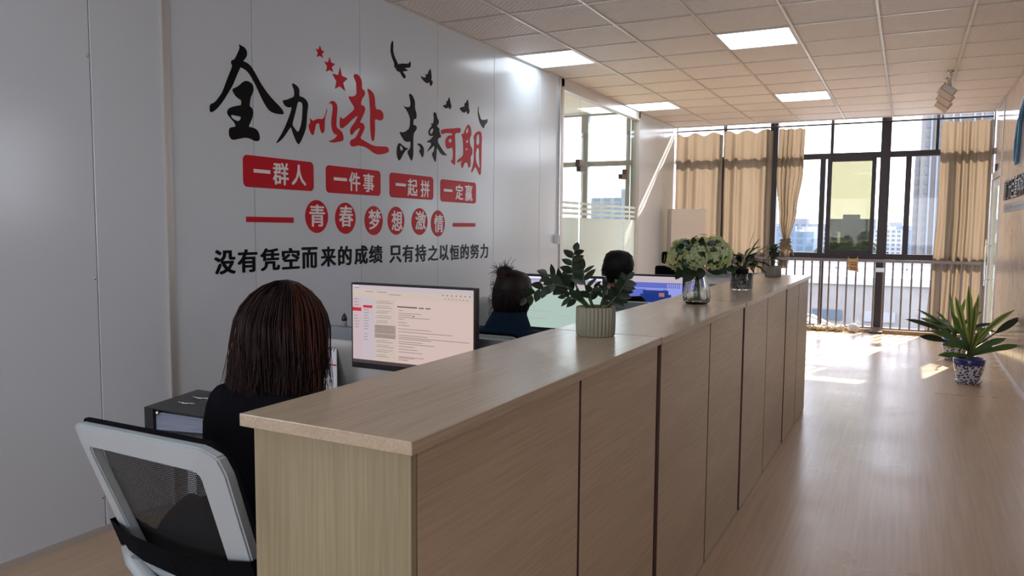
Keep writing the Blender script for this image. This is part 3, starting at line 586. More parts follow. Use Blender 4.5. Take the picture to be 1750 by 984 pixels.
# cord on the left wall and switch box, socket
cd = box('cable_conduit', (XL, XL+.022, 7.385, 7.41, 1.36, 2.984), 'steel'); tag(cd, 'vertical metal cable conduit left of the glass partition', 'conduit')
t = thing('switch_box', (XL, 7.37, 1.3), 'small white switch box at the bottom of the wall conduit', 'switch')
bevel_box('housing', (XL, XL+.045, 7.32, 7.43, 1.27, 1.36), 'white_plastic', t); bevel_box('rocker', (XL+.045, XL+.052, 7.345, 7.405, 1.285, 1.345), 'white_plastic', t, w=.002)
t = thing('wall_socket', (XL, 2.70, .38), 'white wall socket low on the wall beside the aluminium strip', 'socket')
bevel_box('plate', (XL, XL+.010, 2.66, 2.78, .34, .43), 'white_plastic', t, w=.002)
for q in (2.69, 2.71, 2.74): box('slot', (XL+.010, XL+.0115, q, q+.006, .385, .40), 'black_plastic', t)
GLYPHS = [
  ('brush_character','largest black brush character,leftmost of the slogan,roof shape over a stem','wall lettering','large brush characters of the wall slogan','k',1,[[[(3.099,2.417),(3.111,2.411),(3.136,2.407),(3.155,2.392),(3.157,2.37),(3.148,2.352),(3.127,2.33),(3.108,2.293),(3.095,2.272),(3.068,2.223),(3.051,2.188),(3.021,2.146),(2.979,2.089),(2.939,2.046),(2.907,2.024),(2.891,2.025),(2.892,2.064),(2.92,2.075),(2.94,2.093),(2.973,2.132),(2.994,2.173),(3.015,2.22),(3.037,2.261),(3.05,2.292),(3.04,2.303),(3.044,2.318),(3.063,2.326),(3.072,2.337),(3.089,2.366),(3.104,2.394)]],[[(3.109,2.328),(3.134,2.33),(3.172,2.321),(3.202,2.294),(3.228,2.263),(3.241,2.246),(3.262,2.223),(3.298,2.189),(3.343,2.156),(3.389,2.129),(3.422,2.106),(3.431,2.087),(3.417,2.08),(3.36,2.077),(3.318,2.085),(3.287,2.111),(3.252,2.156),(3.226,2.198),(3.205,2.227),(3.18,2.258),(3.158,2.277),(3.133,2.288),(3.104,2.293)]],[[(3.042,2.165),(3.071,2.179),(3.097,2.196),(3.118,2.215),(3.14,2.227),(3.17,2.227),(3.191,2.215),(3.2,2.193),(3.19,2.166),(3.177,2.144),(3.17,2.117),(3.167,2.091),(3.184,2.087),(3.194,2.065),(3.187,2.035),(3.169,2.0),(3.155,1.979),(3.185,1.979),(3.221,1.97),(3.238,1.942),(3.237,1.916),(3.223,1.906),(3.197,1.905),(3.166,1.915),(3.132,1.917),(3.089,1.907),(3.047,1.894),(3.027,1.9),(3.015,1.921),(3.018,1.95),(3.028,1.961),(3.066,1.968),(3.058,1.987),(3.03,2.008),(3.01,2.025),(3.006,2.043),(3.019,2.061),(3.052,2.075),(3.086,2.085),(3.107,2.089),(3.107,2.118),(3.087,2.121),(3.062,2.136)],[(3.033,2.029),(3.067,2.027),(3.103,2.027),(3.099,2.011),(3.083,1.999),(3.054,2.005),(3.036,2.015)]]]),
  ('brush_character','black brush character with one bent stroke,second of the slogan','wall lettering','large brush characters of the wall slogan','k',1,[[[(3.502,2.274),(3.518,2.274),(3.549,2.263),(3.564,2.245),(3.56,2.206),(3.589,2.207),(3.617,2.197),(3.634,2.18),(3.638,2.163),(3.628,2.122),(3.623,2.076),(3.618,2.035),(3.605,2.0),(3.58,1.957),(3.557,1.924),(3.545,1.921),(3.531,1.932),(3.513,1.961),(3.496,1.993),(3.487,2.02),(3.456,1.983),(3.417,1.94),(3.378,1.914),(3.361,1.907),(3.394,1.949),(3.43,1.997),(3.466,2.062),(3.489,2.109),(3.495,2.135),(3.479,2.129),(3.46,2.127),(3.436,2.135),(3.42,2.157),(3.426,2.163),(3.453,2.17),(3.492,2.187),(3.518,2.199),(3.519,2.235),(3.505,2.255)],[(3.546,2.167),(3.556,2.174),(3.576,2.174),(3.588,2.162),(3.587,2.128),(3.582,2.082),(3.573,2.041),(3.56,2.012),(3.548,1.993),(3.532,2.0),(3.512,2.017),(3.497,2.032),(3.518,2.085),(3.535,2.132)]]]),
  ('brush_character','small thin red brush character between black and tall red characters','wall lettering','large brush characters of the wall slogan','r',1,[[[(3.651,2.091),(3.665,2.081),(3.682,2.075),(3.695,2.085),(3.73,2.096),(3.756,2.095),(3.778,2.107),(3.792,2.132),(3.801,2.157),(3.814,2.171),(3.8,2.139),(3.787,2.102),(3.784,2.073),(3.781,2.025),(3.767,2.009),(3.75,2.013),(3.737,2.044),(3.733,2.067),(3.721,2.068),(3.703,2.057),(3.694,2.027),(3.681,1.991),(3.668,1.988),(3.651,2.005),(3.638,2.032),(3.639,2.047),(3.654,2.063)]],[[(3.821,2.195),(3.837,2.215),(3.856,2.224),(3.883,2.222),(3.901,2.207),(3.907,2.184),(3.902,2.153),(3.895,2.104),(3.894,2.062),(3.926,2.051),(3.954,2.036),(3.963,2.009),(3.961,1.985),(3.925,1.975),(3.87,1.963),(3.833,1.963),(3.815,1.967),(3.852,1.977),(3.879,1.991),(3.9,2.009),(3.898,2.014),(3.87,2.02),(3.853,2.039),(3.844,2.074),(3.849,2.116),(3.859,2.159),(3.862,2.189),(3.851,2.205),(3.837,2.206)]]]),
  ('brush_character','tall red brush character with long sweeping foot below the stars','wall lettering','large brush characters of the wall slogan','r',1,[[[(4.069,2.421),(4.089,2.432),(4.119,2.431),(4.143,2.415),(4.158,2.393),(4.157,2.343),(4.182,2.341),(4.189,2.323),(4.182,2.303),(4.156,2.281),(4.141,2.238),(4.171,2.24),(4.191,2.223),(4.186,2.203),(4.165,2.169),(4.145,2.141),(4.129,2.121),(4.165,2.122),(4.183,2.102),(4.179,2.08),(4.154,2.048),(4.133,2.018),(4.168,2.009),(4.219,1.995),(4.282,1.982),(4.346,1.985),(4.422,1.992),(4.45,1.982),(4.452,1.959),(4.427,1.947),(4.367,1.932),(4.313,1.927),(4.271,1.936),(4.219,1.957),(4.168,1.968),(4.108,1.969),(4.063,1.955),(4.034,1.958),(4.025,1.979),(4.039,1.999),(4.079,2.012),(4.103,2.037),(4.124,2.07),(4.134,2.087),(4.109,2.078),(4.079,2.059),(4.049,2.028),(4.03,2.035),(4.029,2.062),(4.045,2.086),(4.08,2.118),(4.1,2.145),(4.11,2.165),(4.071,2.145),(4.012,2.1),(3.964,2.067),(3.94,2.06),(3.926,2.072),(3.927,2.114),(3.935,2.139),(3.951,2.12),(3.984,2.136),(4.032,2.17),(4.071,2.197),(4.076,2.213),(4.052,2.234),(4.024,2.261),(4.017,2.278),(4.048,2.277),(4.087,2.289),(4.102,2.31),(4.098,2.34),(4.098,2.377),(4.079,2.398)]],[[(4.215,2.359),(4.244,2.354),(4.28,2.337),(4.296,2.308),(4.3,2.232),(4.348,2.237),(4.38,2.226),(4.393,2.205),(4.385,2.172),(4.353,2.16),(4.294,2.167),(4.294,2.135),(4.295,2.083),(4.287,2.031),(4.277,2.014),(4.256,2.015),(4.246,2.071),(4.239,2.128),(4.244,2.211),(4.238,2.261),(4.233,2.311),(4.218,2.34)]]]),
  ('brush_character','black brush character with spread legs below the flying birds','wall lettering','large brush characters of the wall slogan','k',1,[[[(4.697,2.396),(4.727,2.402),(4.757,2.381),(4.778,2.35),(4.775,2.301),(4.797,2.269),(4.794,2.23),(4.757,2.222),(4.753,2.177),(4.787,2.183),(4.802,2.165),(4.787,2.143),(4.756,2.119),(4.752,2.035),(4.755,1.966),(4.734,1.91),(4.707,1.934),(4.671,1.979),(4.713,2.003),(4.719,2.059),(4.677,2.047),(4.641,2.051),(4.606,2.078),(4.574,2.112),(4.618,2.11),(4.666,2.126),(4.708,2.154),(4.714,2.22),(4.702,2.236),(4.678,2.27),(4.622,2.303),(4.666,2.296),(4.714,2.306),(4.721,2.334),(4.709,2.367)]],[[(4.577,2.035),(4.618,2.018),(4.665,2.002),(4.698,2.009),(4.677,1.997),(4.641,1.976),(4.599,1.925),(4.576,1.903),(4.553,1.921),(4.542,1.961),(4.55,2.008)],[(4.585,2.019),(4.627,1.997),(4.606,1.977),(4.587,1.985)]],[[(4.793,2.046),(4.83,2.055),(4.868,2.046),(4.894,2.02),(4.894,1.985),(4.872,1.947),(4.849,1.974),(4.824,2.0),(4.849,2.009),(4.837,2.033)]]]),
  ('brush_character','narrow black brush character touching the red characters','wall lettering','large brush characters of the wall slogan','k',1,[[[(5.025,2.303),(5.045,2.315),(5.069,2.298),(5.078,2.27),(5.099,2.258),(5.099,2.229),(5.065,2.211),(5.112,2.194),(5.105,2.172),(5.14,2.131),(5.099,2.123),(5.078,2.096),(5.14,2.043),(5.195,2.011),(5.227,1.998),(5.154,1.993),(5.112,2.011),(5.072,2.051),(5.065,1.992),(5.055,1.926),(5.031,1.946),(4.998,1.994),(5.031,2.011),(5.038,2.063),(4.991,2.029),(4.926,1.995),(4.958,2.026),(5.005,2.074),(4.913,2.072),(4.978,2.096),(5.031,2.134),(4.978,2.121),(4.95,2.14),(4.965,2.177),(5.005,2.203),(4.985,2.223),(5.018,2.219),(5.031,2.257),(5.025,2.285)],[(4.972,2.157),(5.002,2.185),(5.029,2.183),(5.005,2.146),(4.985,2.137)]]]),
  ('brush_character','red brush character with flat top bar and hooked stem','wall lettering','large brush characters of the wall slogan','r',1,[[[(5.123,2.185),(5.195,2.204),(5.309,2.219),(5.412,2.238),(5.434,2.224),(5.419,2.195),(5.338,2.186),(5.341,2.138),(5.346,2.062),(5.346,1.941),(5.324,1.928),(5.266,1.965),(5.31,1.965),(5.309,2.074),(5.252,2.054),(5.217,2.05),(5.195,2.078),(5.195,2.122),(5.238,2.157),(5.295,2.163),(5.302,2.179),(5.195,2.171),(5.14,2.152)],[(5.238,2.123),(5.283,2.139),(5.292,2.11),(5.252,2.098)]]]),
  ('brush_character','tallest narrow red brush character ending the slogan on the right','wall lettering','large brush characters of the wall slogan','r',1,[[[(5.434,2.193),(5.472,2.19),(5.495,2.231),(5.548,2.287),(5.595,2.258),(5.603,2.196),(5.572,2.169),(5.58,2.115),(5.62,2.088),(5.62,2.041),(5.589,2.022),(5.594,1.944),(5.558,1.918),(5.534,1.971),(5.488,1.959),(5.458,1.907),(5.428,1.947),(5.458,1.98),(5.383,1.951),(5.368,1.969),(5.458,2.011),(5.473,2.036),(5.465,2.15)],[(5.51,2.225),(5.548,2.26),(5.552,2.214),(5.513,2.202)],[(5.503,2.127),(5.541,2.158),(5.552,2.132)],[(5.5,2.084),(5.546,2.081),(5.522,2.059)]],[[(5.635,2.192),(5.69,2.237),(5.755,2.249),(5.78,2.215),(5.773,2.118),(5.771,1.973),(5.759,1.867),(5.717,1.897),(5.669,1.949),(5.613,1.886),(5.597,1.897),(5.644,1.979),(5.644,2.09),(5.651,2.154)],[(5.683,2.189),(5.715,2.224),(5.736,2.211),(5.737,2.131),(5.683,2.125)],[(5.676,2.085),(5.732,2.114),(5.733,2.002),(5.75,1.923),(5.717,1.945),(5.676,1.99)]]]),
  ('bird_sticker','largest black bird sticker with one wing raised high','wall sticker','black bird stickers above the slogan','k',1,[[[(4.507,2.738),(4.51,2.7),(4.507,2.665),(4.524,2.629),(4.553,2.6),(4.566,2.582),(4.605,2.597),(4.658,2.605),(4.693,2.611),(4.72,2.637),(4.725,2.607),(4.716,2.587),(4.675,2.578),(4.64,2.57),(4.689,2.565),(4.666,2.552),(4.618,2.544),(4.662,2.519),(4.657,2.503),(4.638,2.494),(4.609,2.51),(4.591,2.532),(4.553,2.533),(4.531,2.554),(4.517,2.556),(4.523,2.579),(4.498,2.609),(4.479,2.644),(4.476,2.678),(4.486,2.719)]]]),
  ('bird_sticker','black bird sticker over the bright lamp reflection','wall sticker','black bird stickers above the slogan','k',1,[[[(4.849,2.552),(4.887,2.548),(4.925,2.552),(4.911,2.579),(4.94,2.573),(4.964,2.615),(4.984,2.629),(4.996,2.594),(4.999,2.562),(4.992,2.545),(5.018,2.539),(5.003,2.51),(4.984,2.497),(4.972,2.51),(4.969,2.528),(4.94,2.51),(4.897,2.518),(4.863,2.534)]]]),
  ('bird_sticker','smallest black bird sticker,third from the left','wall sticker','black bird stickers above the slogan','k',1,[[[(5.153,2.379),(5.195,2.388),(5.216,2.402),(5.202,2.415),(5.23,2.423),(5.248,2.462),(5.265,2.435),(5.273,2.407),(5.287,2.394),(5.273,2.364),(5.251,2.363),(5.244,2.377),(5.216,2.362),(5.181,2.364)]]]),
  ('bird_sticker','black bird sticker fourth from the left,wing straight up','wall sticker','black bird stickers above the slogan','k',1,[[[(5.404,2.395),(5.463,2.411),(5.494,2.423),(5.478,2.44),(5.509,2.448),(5.536,2.487),(5.555,2.455),(5.555,2.412),(5.575,2.392),(5.548,2.359),(5.529,2.366),(5.524,2.385),(5.486,2.364),(5.441,2.37)]]]),
  ('bird_sticker','rightmost black bird sticker with thin curved wing','wall sticker','black bird stickers above the slogan','k',1,[[[(5.724,2.46),(5.713,2.414),(5.738,2.378),(5.763,2.345),(5.829,2.35),(5.884,2.369),(5.871,2.331),(5.829,2.309),(5.813,2.275),(5.78,2.287),(5.747,2.308),(5.725,2.337),(5.705,2.39),(5.705,2.429)]]]),
  ('star_sticker','smallest and topmost red star sticker','wall sticker','red star stickers','r',0,[[[(3.749,2.545),(3.761,2.519),(3.788,2.514),(3.767,2.496),(3.775,2.471),(3.745,2.481),(3.719,2.467),(3.728,2.495),(3.709,2.514),(3.736,2.516)]]]),
  ('star_sticker','middle red star sticker of the three','wall sticker','red star stickers','r',0,[[[(3.836,2.492),(3.85,2.46),(3.887,2.457),(3.856,2.432),(3.869,2.404),(3.836,2.411),(3.802,2.394),(3.812,2.429),(3.787,2.454),(3.823,2.455)]]]),
  ('star_sticker','largest and lowest red star sticker','wall sticker','red star stickers','r',0,[[[(3.936,2.449),(3.952,2.396),(4.011,2.388),(3.965,2.353),(3.986,2.304),(3.93,2.325),(3.885,2.302),(3.899,2.351),(3.86,2.393),(3.917,2.393)]]]),
  ('red_bar','long red horizontal bar left of the red circles','wall sticker','red bars beside the circles','r',0,[[[(3.126,1.483),(3.498,1.483),(3.497,1.451),(3.126,1.453)]]]),
  ('red_bar','short red horizontal bar right of the red circles','wall sticker','red bars beside the circles','r',0,[[[(5.306,1.466),(5.672,1.467),(5.672,1.436),(5.306,1.435)]]]),
]
PLATES = [(3.11, 3.677, 1.647, 1.824, [('一', 3.187, 3.313, 1.732, 1.748), ('群', 3.333, 3.461, 1.671, 1.801), ('人', 3.485, 3.61, 1.676, 1.8)]), (3.789, 4.353, 1.644, 1.817, [('一', 3.863, 3.992, 1.728, 1.743), ('件', 4.013, 4.13, 1.665, 1.79), ('事', 4.159, 4.279, 1.665, 1.79)]), (4.457, 5.022, 1.64, 1.815, [('一', 4.53, 4.655, 1.726, 1.743), ('起', 4.676, 4.804, 1.658, 1.786), ('拼', 4.847, 4.968, 1.656, 1.783)]), (5.121, 5.682, 1.632, 1.807, [('一', 5.17, 5.299, 1.715, 1.731), ('定', 5.347, 5.468, 1.654, 1.778), ('赢', 5.497, 5.62, 1.65, 1.783)])]
CIRCLES = [(3.597, 3.805, 1.39, 1.594, ('青', 3.633, 3.776, 1.429, 1.566)), (3.872, 4.079, 1.383, 1.587, ('春', 3.911, 4.052, 1.429, 1.567)), (4.173, 4.376, 1.373, 1.573, ('梦', 4.216, 4.355, 1.411, 1.55)), (4.432, 4.636, 1.374, 1.576, ('想', 4.478, 4.61, 1.403, 1.547)), (4.726, 4.941, 1.371, 1.573, ('激', 4.775, 4.919, 1.411, 1.55)), (4.986, 5.189, 1.358, 1.562, ('情', 5.032, 5.164, 1.39, 1.529))]
LINE = [('没', 2.898, 3.045, 1.169, 1.302), ('有', 3.058, 3.205, 1.172, 1.302), ('凭', 3.225, 3.379, 1.173, 1.304), ('空', 3.395, 3.545, 1.175, 1.303), ('而', 3.561, 3.705, 1.172, 1.304), ('来', 3.732, 3.878, 1.175, 1.304), ('的', 3.898, 4.036, 1.177, 1.305), ('成', 4.062, 4.207, 1.177, 1.305), ('绩', 4.217, 4.373, 1.178, 1.304), ('只', 4.45, 4.6, 1.173, 1.298), ('有', 4.609, 4.752, 1.171, 1.3), ('持', 4.772, 4.924, 1.168, 1.299), ('之', 4.945, 5.092, 1.17, 1.291), ('以', 5.11, 5.246, 1.166, 1.293), ('恒', 5.263, 5.408, 1.163, 1.289), ('的', 5.428, 5.567, 1.167, 1.291), ('努', 5.588, 5.737, 1.166, 1.289), ('力', 5.758, 5.899, 1.163, 1.29)]
# ------------------------------------------------ cut-vinyl lettering on the left wall: outlines in metres (y, z)
VM = {'k': 'black_vinyl', 'r': 'red_vinyl'}
for (nm, lab, cat, grp, colr, smf, strokes) in GLYPHS:
    o = poly_mesh(strokes, XL+.0005, .0012, smf).build(nm, VM[colr]); tag(o, lab, cat, grp)
def glyph(ch, y0, y1, z0, z1, m, parent=None, x=XL+.0005, d=.0012, off=.012, flip=False, name='character'):
    if ch == '一':
        me = MB().box(x, x+d, y0, y1, z0, z1).mesh(name) if not flip else None
    else: me = fit(char_mesh(ch, off), y0, y1, z0, z1, x, d, flip)
    me.name = name; return link(name, me, m, parent)
def rounded(y0, y1, z0, z1, r, n=6):
    p = []
    for cy, cz, a0 in ((y1-r, z1-r, 0), (y0+r, z1-r, 90), (y0+r, z0+r, 180), (y1-r, z0+r, 270)):
        for i in range(n+1): a = math.radians(a0+90*i/n); p.append((cy+r*math.cos(a), cz+r*math.sin(a)))
    return p
def slab(p, x, d):
    n = len(p); m = MB(); m.add([(x, a, b) for a, b in p]+[(x+d, a, b) for a, b in p], [tuple(reversed(range(n))), tuple(range(n, 2*n))]+[(i, (i+1) % n, n+(i+1) % n, n+i) for i in range(n)]); return m
WORDS = ['first red rounded plate with three white characters, at the left end of its row', 'second red rounded plate of the row, its last character crossed by many bars', 'third red rounded plate of the row, right of its middle', 'last and smallest-looking red rounded plate, at the right end of its row']
for w, (y0, y1, z0, z1, cs) in zip(WORDS, PLATES):
    t = thing('slogan_plate', (XL, (y0+y1)/2, z0), w, 'wall sticker', 'red plates with white words')
    slab(rounded(y0, y1, z0, z1, .03), XL+.0004, .001).build('plate', 'red_vinyl', t)
    for (ch, a, b, c0, d0) in cs:
        if ch == '一': c0, d0 = (c0+d0)/2-.010, (c0+d0)/2+.010
        glyph(ch, a, b, c0, d0, 'white_vinyl', t, x=XL+.0014, off=.022)
ORD = ['leftmost', 'second from the left', 'third from the left', 'third from the right', 'second from the right', 'rightmost']
for od, (y0, y1, z0, z1, (ch, a, b, c0, d0)) in zip(ORD, CIRCLES):
    t = thing('slogan_circle', (XL, (y0+y1)/2, z0), 'round red sticker with one white character, '+od+' of the six red circles', 'wall sticker', 'red circles with white characters')
    cy, cz, r0, r1 = (y0+y1)/2, (z0+z1)/2, (y1-y0)/2, (z1-z0)/2
    slab([(cy+r0*math.cos(6.2832*i/40), cz+r1*math.sin(6.2832*i/40)) for i in range(40)], XL+.0004, .001).build('disc', 'red_vinyl', t)
    glyph(ch, a, b, c0, d0, 'white_vinyl', t, x=XL+.0014, off=.022)
NUM = ['first', 'second', 'third', 'fourth', 'fifth', 'sixth', 'seventh', 'eighth', 'ninth']
for k, (ch, y0, y1, z0, z1) in enumerate(LINE):
    lab = 'black block character, %s of the nine before the gap in the bottom sentence' % NUM[k] if k < 9 else 'black block character, %s of the nine after the gap in the bottom sentence' % NUM[k-9]
    o = glyph(ch, y0, y1, z0, z1, 'black_vinyl', name='sentence_character', off=.036)
    tag(o, lab, 'wall lettering', 'block characters of the bottom sentence')

# right wall: company lettering and blue emblem (reads from the window towards the camera)
yy = 10.21
for i, ch in enumerate('厦门天巨重构科'):
    w = .225; o = glyph(ch, yy-w, yy, 1.775, 1.985, 'letter_dark', x=XR-.0005, d=.018, off=.012, flip=True, name='wall_letter'); yy -= w+.02
    tag(o, 'dark raised character, %s counted from the window end of the right wall sign' % NUM[i], 'sign lettering', 'raised characters on the right wall')
t = thing('sign_strip', (XR, 9.4, 1.64), 'dark narrow strip with small pale lettering under the raised characters', 'sign')
box('strip', (XR-.006, XR-.0005, 8.5, 10.22, 1.64, 1.725), 'letter_dark', t)
me = fit(char_mesh('NETWORK TECHNOLOGY', 0.0), 8.55, 10.0, 1.668, 1.698, XR-.006, .0015, True); link('lettering', me, 'window_grey', t)
em = MB()
em.tube([(XR-.02, 9.16+.13*math.cos(a)-.07*math.sin(a), 2.33+.22*math.sin(a)) for a in [6.2832*i/36 for i in range(37)]], .017, 8)
em.tube([(XR-.02, 9.03, 2.50), (XR-.02, 8.95, 2.62), (XR-.02, 8.75, 2.70), (XR-.02, 8.45, 2.66)], .02, 8)
tag(em.build('wall_emblem', 'logo_blue', smooth=True), 'blue looped raised emblem above the dark characters on the right wall', 'emblem')
# ------------------------------------------------ the long counter: four oak-laminate cabinet units
ZT = 1.0715
U = [(1.075, 2.50, 1.83), (2.515, 3.915, 3.225), (3.925, 5.31, 4.60), (5.32, 6.45, 5.90)]
UL = ['nearest oak laminate counter cabinet with a vertical-grain end panel', 'second oak laminate counter cabinet, below the ribbed pot and vase',
      'third oak laminate counter cabinet, below the glass plant jar', 'farthest oak laminate counter cabinet at the window end']
for k, ((a, b, s), lab) in enumerate(zip(U, UL)):
    t = thing('counter_cabinet', (-.94, (a+b)/2, 0), lab, 'cabinet', 'cabinets forming the long counter')
    dx = (0, .006, .011, .014)[k]
    xf = -.745+dx; xb = -1.118+dx
    m = MB(); m.box(xb, xb+.018, a+.018, b-.018, 0, ZT-.025); m.box(xb, xf-.020, a+.018, b-.018, 0, .06); m.box(xb+.018, xf-.022, (a+b)/2-.009, (a+b)/2+.009, .06, ZT-.025)
    m.box(xf-.024, xf-.020, a+.018, b-.018, .06, ZT-.03)
    m.build('carcass', 'oak_gap', t)
    bevel_box('end_panel', (xb, xf-(.001 if k == 0 else .019), a, a+.018, 0, ZT-.025), 'oak_vertical_shaded', t, w=.001, seg=1)
    bevel_box('end_panel', (xb, xf-.019, b-.018, b, 0, ZT-.025), 'oak_vertical_shaded', t, w=.001, seg=1)
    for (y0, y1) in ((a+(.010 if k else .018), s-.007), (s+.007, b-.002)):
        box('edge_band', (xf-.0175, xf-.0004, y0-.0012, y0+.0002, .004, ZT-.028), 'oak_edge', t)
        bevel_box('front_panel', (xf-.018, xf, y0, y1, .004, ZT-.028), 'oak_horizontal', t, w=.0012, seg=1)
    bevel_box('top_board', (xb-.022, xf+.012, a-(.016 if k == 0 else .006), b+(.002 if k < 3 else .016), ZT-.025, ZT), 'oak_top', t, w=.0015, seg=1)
    t.rotation_euler.z = -.009; t.location.x += .009*((a+b)/2-1.08)      # the row runs very slightly towards the aisle

# ------------------------------------------------ desks, partitions, monitors (four rows, 1.65 m apart)
ROW = [0, 1.65, 3.30, 4.95]
DL = ['white desk under the black binder, first row', 'white desk in the second row, in front of the bun-haired woman', 'white desk in the third row, in front of the short-haired man', 'white desk in the fourth row, behind the vase']
PLb = ['low partition with grey rail behind the first monitor', 'low partition with grey rail behind the second monitor', 'low partition with grey rail behind the third monitor', 'low partition with grey rail seen right of the vase']
def desk(dy, lab):
    t = thing('desk', (-1.64, 2.05+dy, 0), lab, 'desk', 'white office desks in rows')
    bevel_box('desktop', (-2.12, -1.15, 1.69+dy, 2.42+dy, .725, .75), 'desk_white', t, w=.002)
    for x in (-2.09, -1.21):
        for y in (1.72, 2.36): box('leg', (x, x+.04, y+dy, y+.04+dy, 0, .725), 'white_plastic', t)
    box('modesty_panel', (-2.05, -1.21, 2.385+dy, 2.40+dy, .35, .725), 'desk_white', t)
def partition(dy, lab):
    t = thing('desk_partition', (-1.64, 2.45+dy, 0), lab, 'partition', 'low partitions between the desks')
    box('panel', (-2.11, -1.15, 2.44+dy, 2.462+dy, .0, .975), 'desk_white', t)
    bevel_box('rail', (-2.12, -1.142, 2.43+dy, 2.475+dy, .975, 1.026), 'rail_grey', t, w=.004)
    box('post', (-2.13, -2.115, 2.43+dy, 2.475+dy, 0, 1.026), 'rail_grey', t)
for dy, a, b in zip(ROW, DL, PLb): desk(dy, a); partition(dy, b)

def monitor(xc, y, zb, w, h, lab, content, frame='black_plastic'):
    t = thing('computer_monitor', (xc, y+.05, .75), lab, 'monitor', 'monitors on the desks')
    x0, x1 = xc-w/2, xc+w/2
    bevel_box('housing', (x0, x1, y, y+.028, zb, zb+h), frame, t, w=.003)
    bevel_box('rear_bulge', (xc-.14, xc+.14, y+.028, y+.055, zb+.08, zb+h-.06), frame, t, w=.006)
    box('neck', (xc-.025, xc+.025, y+.050, y+.066, .76, zb+.16), 'dark_grey', t)
    bevel_box('base', (xc-.11, xc+.11, y-.06, y+.13, .75, .762), 'dark_grey', t, w=.003)
    bw = .008 if y < 3 else .014; by = .022
    ax0, ax1, az0, az1 = x0+bw, x1-bw, zb+by, zb+h-bw
    dsp = box('display', (ax0, ax1, y-.0012, y-.0002, az0, az1), content[0], t)
    groups = {}
    for (m, u0, u1, v0, v1) in content[1]: groups.setdefault(m, []).append((u0, u1, v0, v1))
    lay = 0
    for m, rs in groups.items():
        q = MB(); lay += 1
        for (u0, u1, v0, v1) in rs: q.box(ax0+u0*(ax1-ax0), ax0+u1*(ax1-ax0), y-.0014-.00012*lay, y-.0012, az1-v1*(az1-az0), az1-v0*(az1-az0))
        if len(rs) > 7 and m != 'scr_sky': q.build('screen_graphics', m, dsp)
        else:
            for (u0, u1, v0, v1) in rs: box('screen_graphics', (ax0+u0*(ax1-ax0), ax0+u1*(ax1-ax0), y-.0014-.00012*lay, y-.0012, az1-v1*(az1-az0), az1-v0*(az1-az0)), m, dsp)
rnd = random.Random(3)
c1 = [('scr_lav', 0, 1, 0, .055), ('scr_beige', 0, 1, .055, .155), ('scr_side', 0, .085, .155, .955), ('scr_white', .003, .06, .01, .014), ('scr_lav', .085, .19, .155, .955), ('scr_beige', .19, .375, .155, .955), ('scr_beige', .20, .99, .115, .15),
      ('scr_red', 0, .078, .29, .335), ('scr_red', .095, .175, .255, .288), ('scr_grey', .195, .375, .495, .60), ('scr_grey', .195, .375, .605, .66), ('scr_dark', 0, 1, .957, 1),
      ('scr_dark', .39, .555, .242, .256), ('scr_dark', .57, .61, .245, .257), ('scr_dark', .625, .665, .245, .257), ('scr_dark', .52, .532, .352, .366)]
for i, v in enumerate([.03, .075, .075, .10]): c1.append(('scr_text', .02+.1*i, .06+.12*i, v, v+.008))
for i in range(7): c1.append(('scr_dark', .76+.035*i, .768+.035*i, .07, .082)); c1.append(('scr_text', .78+.028*i, .79+.028*i, .115, .125))
for i in range(8):
    for (a0, b0, v) in ((.015, .045, .18+.037*i+(.1 if i > 2 else 0)), (.10, .135, .31+.035*i)): c1.append(('scr_text', a0, b0+rnd.uniform(0, .015), v, v+.007))
for i in range(3): c1.append(('scr_text', .10, .13, .62+.035*i, .627+.035*i))
v = .19
while v < .93:
    c1.append(('scr_text', .215, .215+rnd.uniform(.07, .14), v, v+.005)); c1.append(('scr_text', .205, .205+rnd.uniform(.10, .155), v+.022, v+.028)); v += .062
for v, n in ((.29, .04), (.325, .19), (.35, .11), (.375, .26), (.40, .05), (.44, .07), (.475, .09), (.52, .27), (.555, .44), (.60, .24), (.625, .57), (.645, .27), (.68, .20), (.705, .30), (.74, .13), (.775, .16), (.81, .2), (.87, .21), (.885, .13), (.91, .08)):
    c1.append(('scr_text', .40, .40+n, v, v+.007))
for i in range(8): c1.append(('scr_white', .012+.022*i, .022+.022*i, .968, .984))
monitor(-1.598, 2.30, .898, .545, .325, 'black-framed monitor nearest the camera showing a pale web mail page', ('scr_pink', c1))
c2 = [('scr_white', 0, 1, 0, .03), ('scr_lav', 0, 1, .03, .20), ('scr_sky', 0, 1, .045, .075), ('scr_white', .0, .10, .20, 1), ('scr_dark', .21, .275, .35, .46), ('scr_lav', .222, .255, .37, .43)]
for i, n in enumerate([.22, .3, .12, .25, .1, .33, .18, .28]): c2.append(('scr_grey', .14+.35*(i % 3 == 0), .14+n*.8+.35*(i % 3 == 0), .30+.075*i, .304+.075*i))
monitor(-1.735, 3.95, .845, .545, .325, 'monitor with pale green page beyond the bun-haired woman, half hidden by leaves', ('scr_green', c2))
c3 = [('scr_lav', 0, 1, 0, .16), ('scr_sky', .78, 1, .18, .55), ('scr_sky', 0, .78, .30, .33), ('scr_deep', .42, .80, .36, 1), ('scr_deep', .38, .84, .46, .8), ('scr_sky', .46, .72, .34, .42), ('scr_brown', .66, .74, .42, .52), ('scr_brown', .1, .42, .53, .57), ('scr_deep', .86, .93, .62, .75),
      ('scr_sky', .18, .45, .62, 1)]
for i in range(6):
    for j in range(3): c3.append(('scr_deep', .80+.03*i, .815+.03*i, .16+.05*j, .185+.05*j))
monitor(-1.718, 5.58, .765, .545, .325, 'monitor with a blue building picture beside the short-haired man', ('scr_blue', c3))

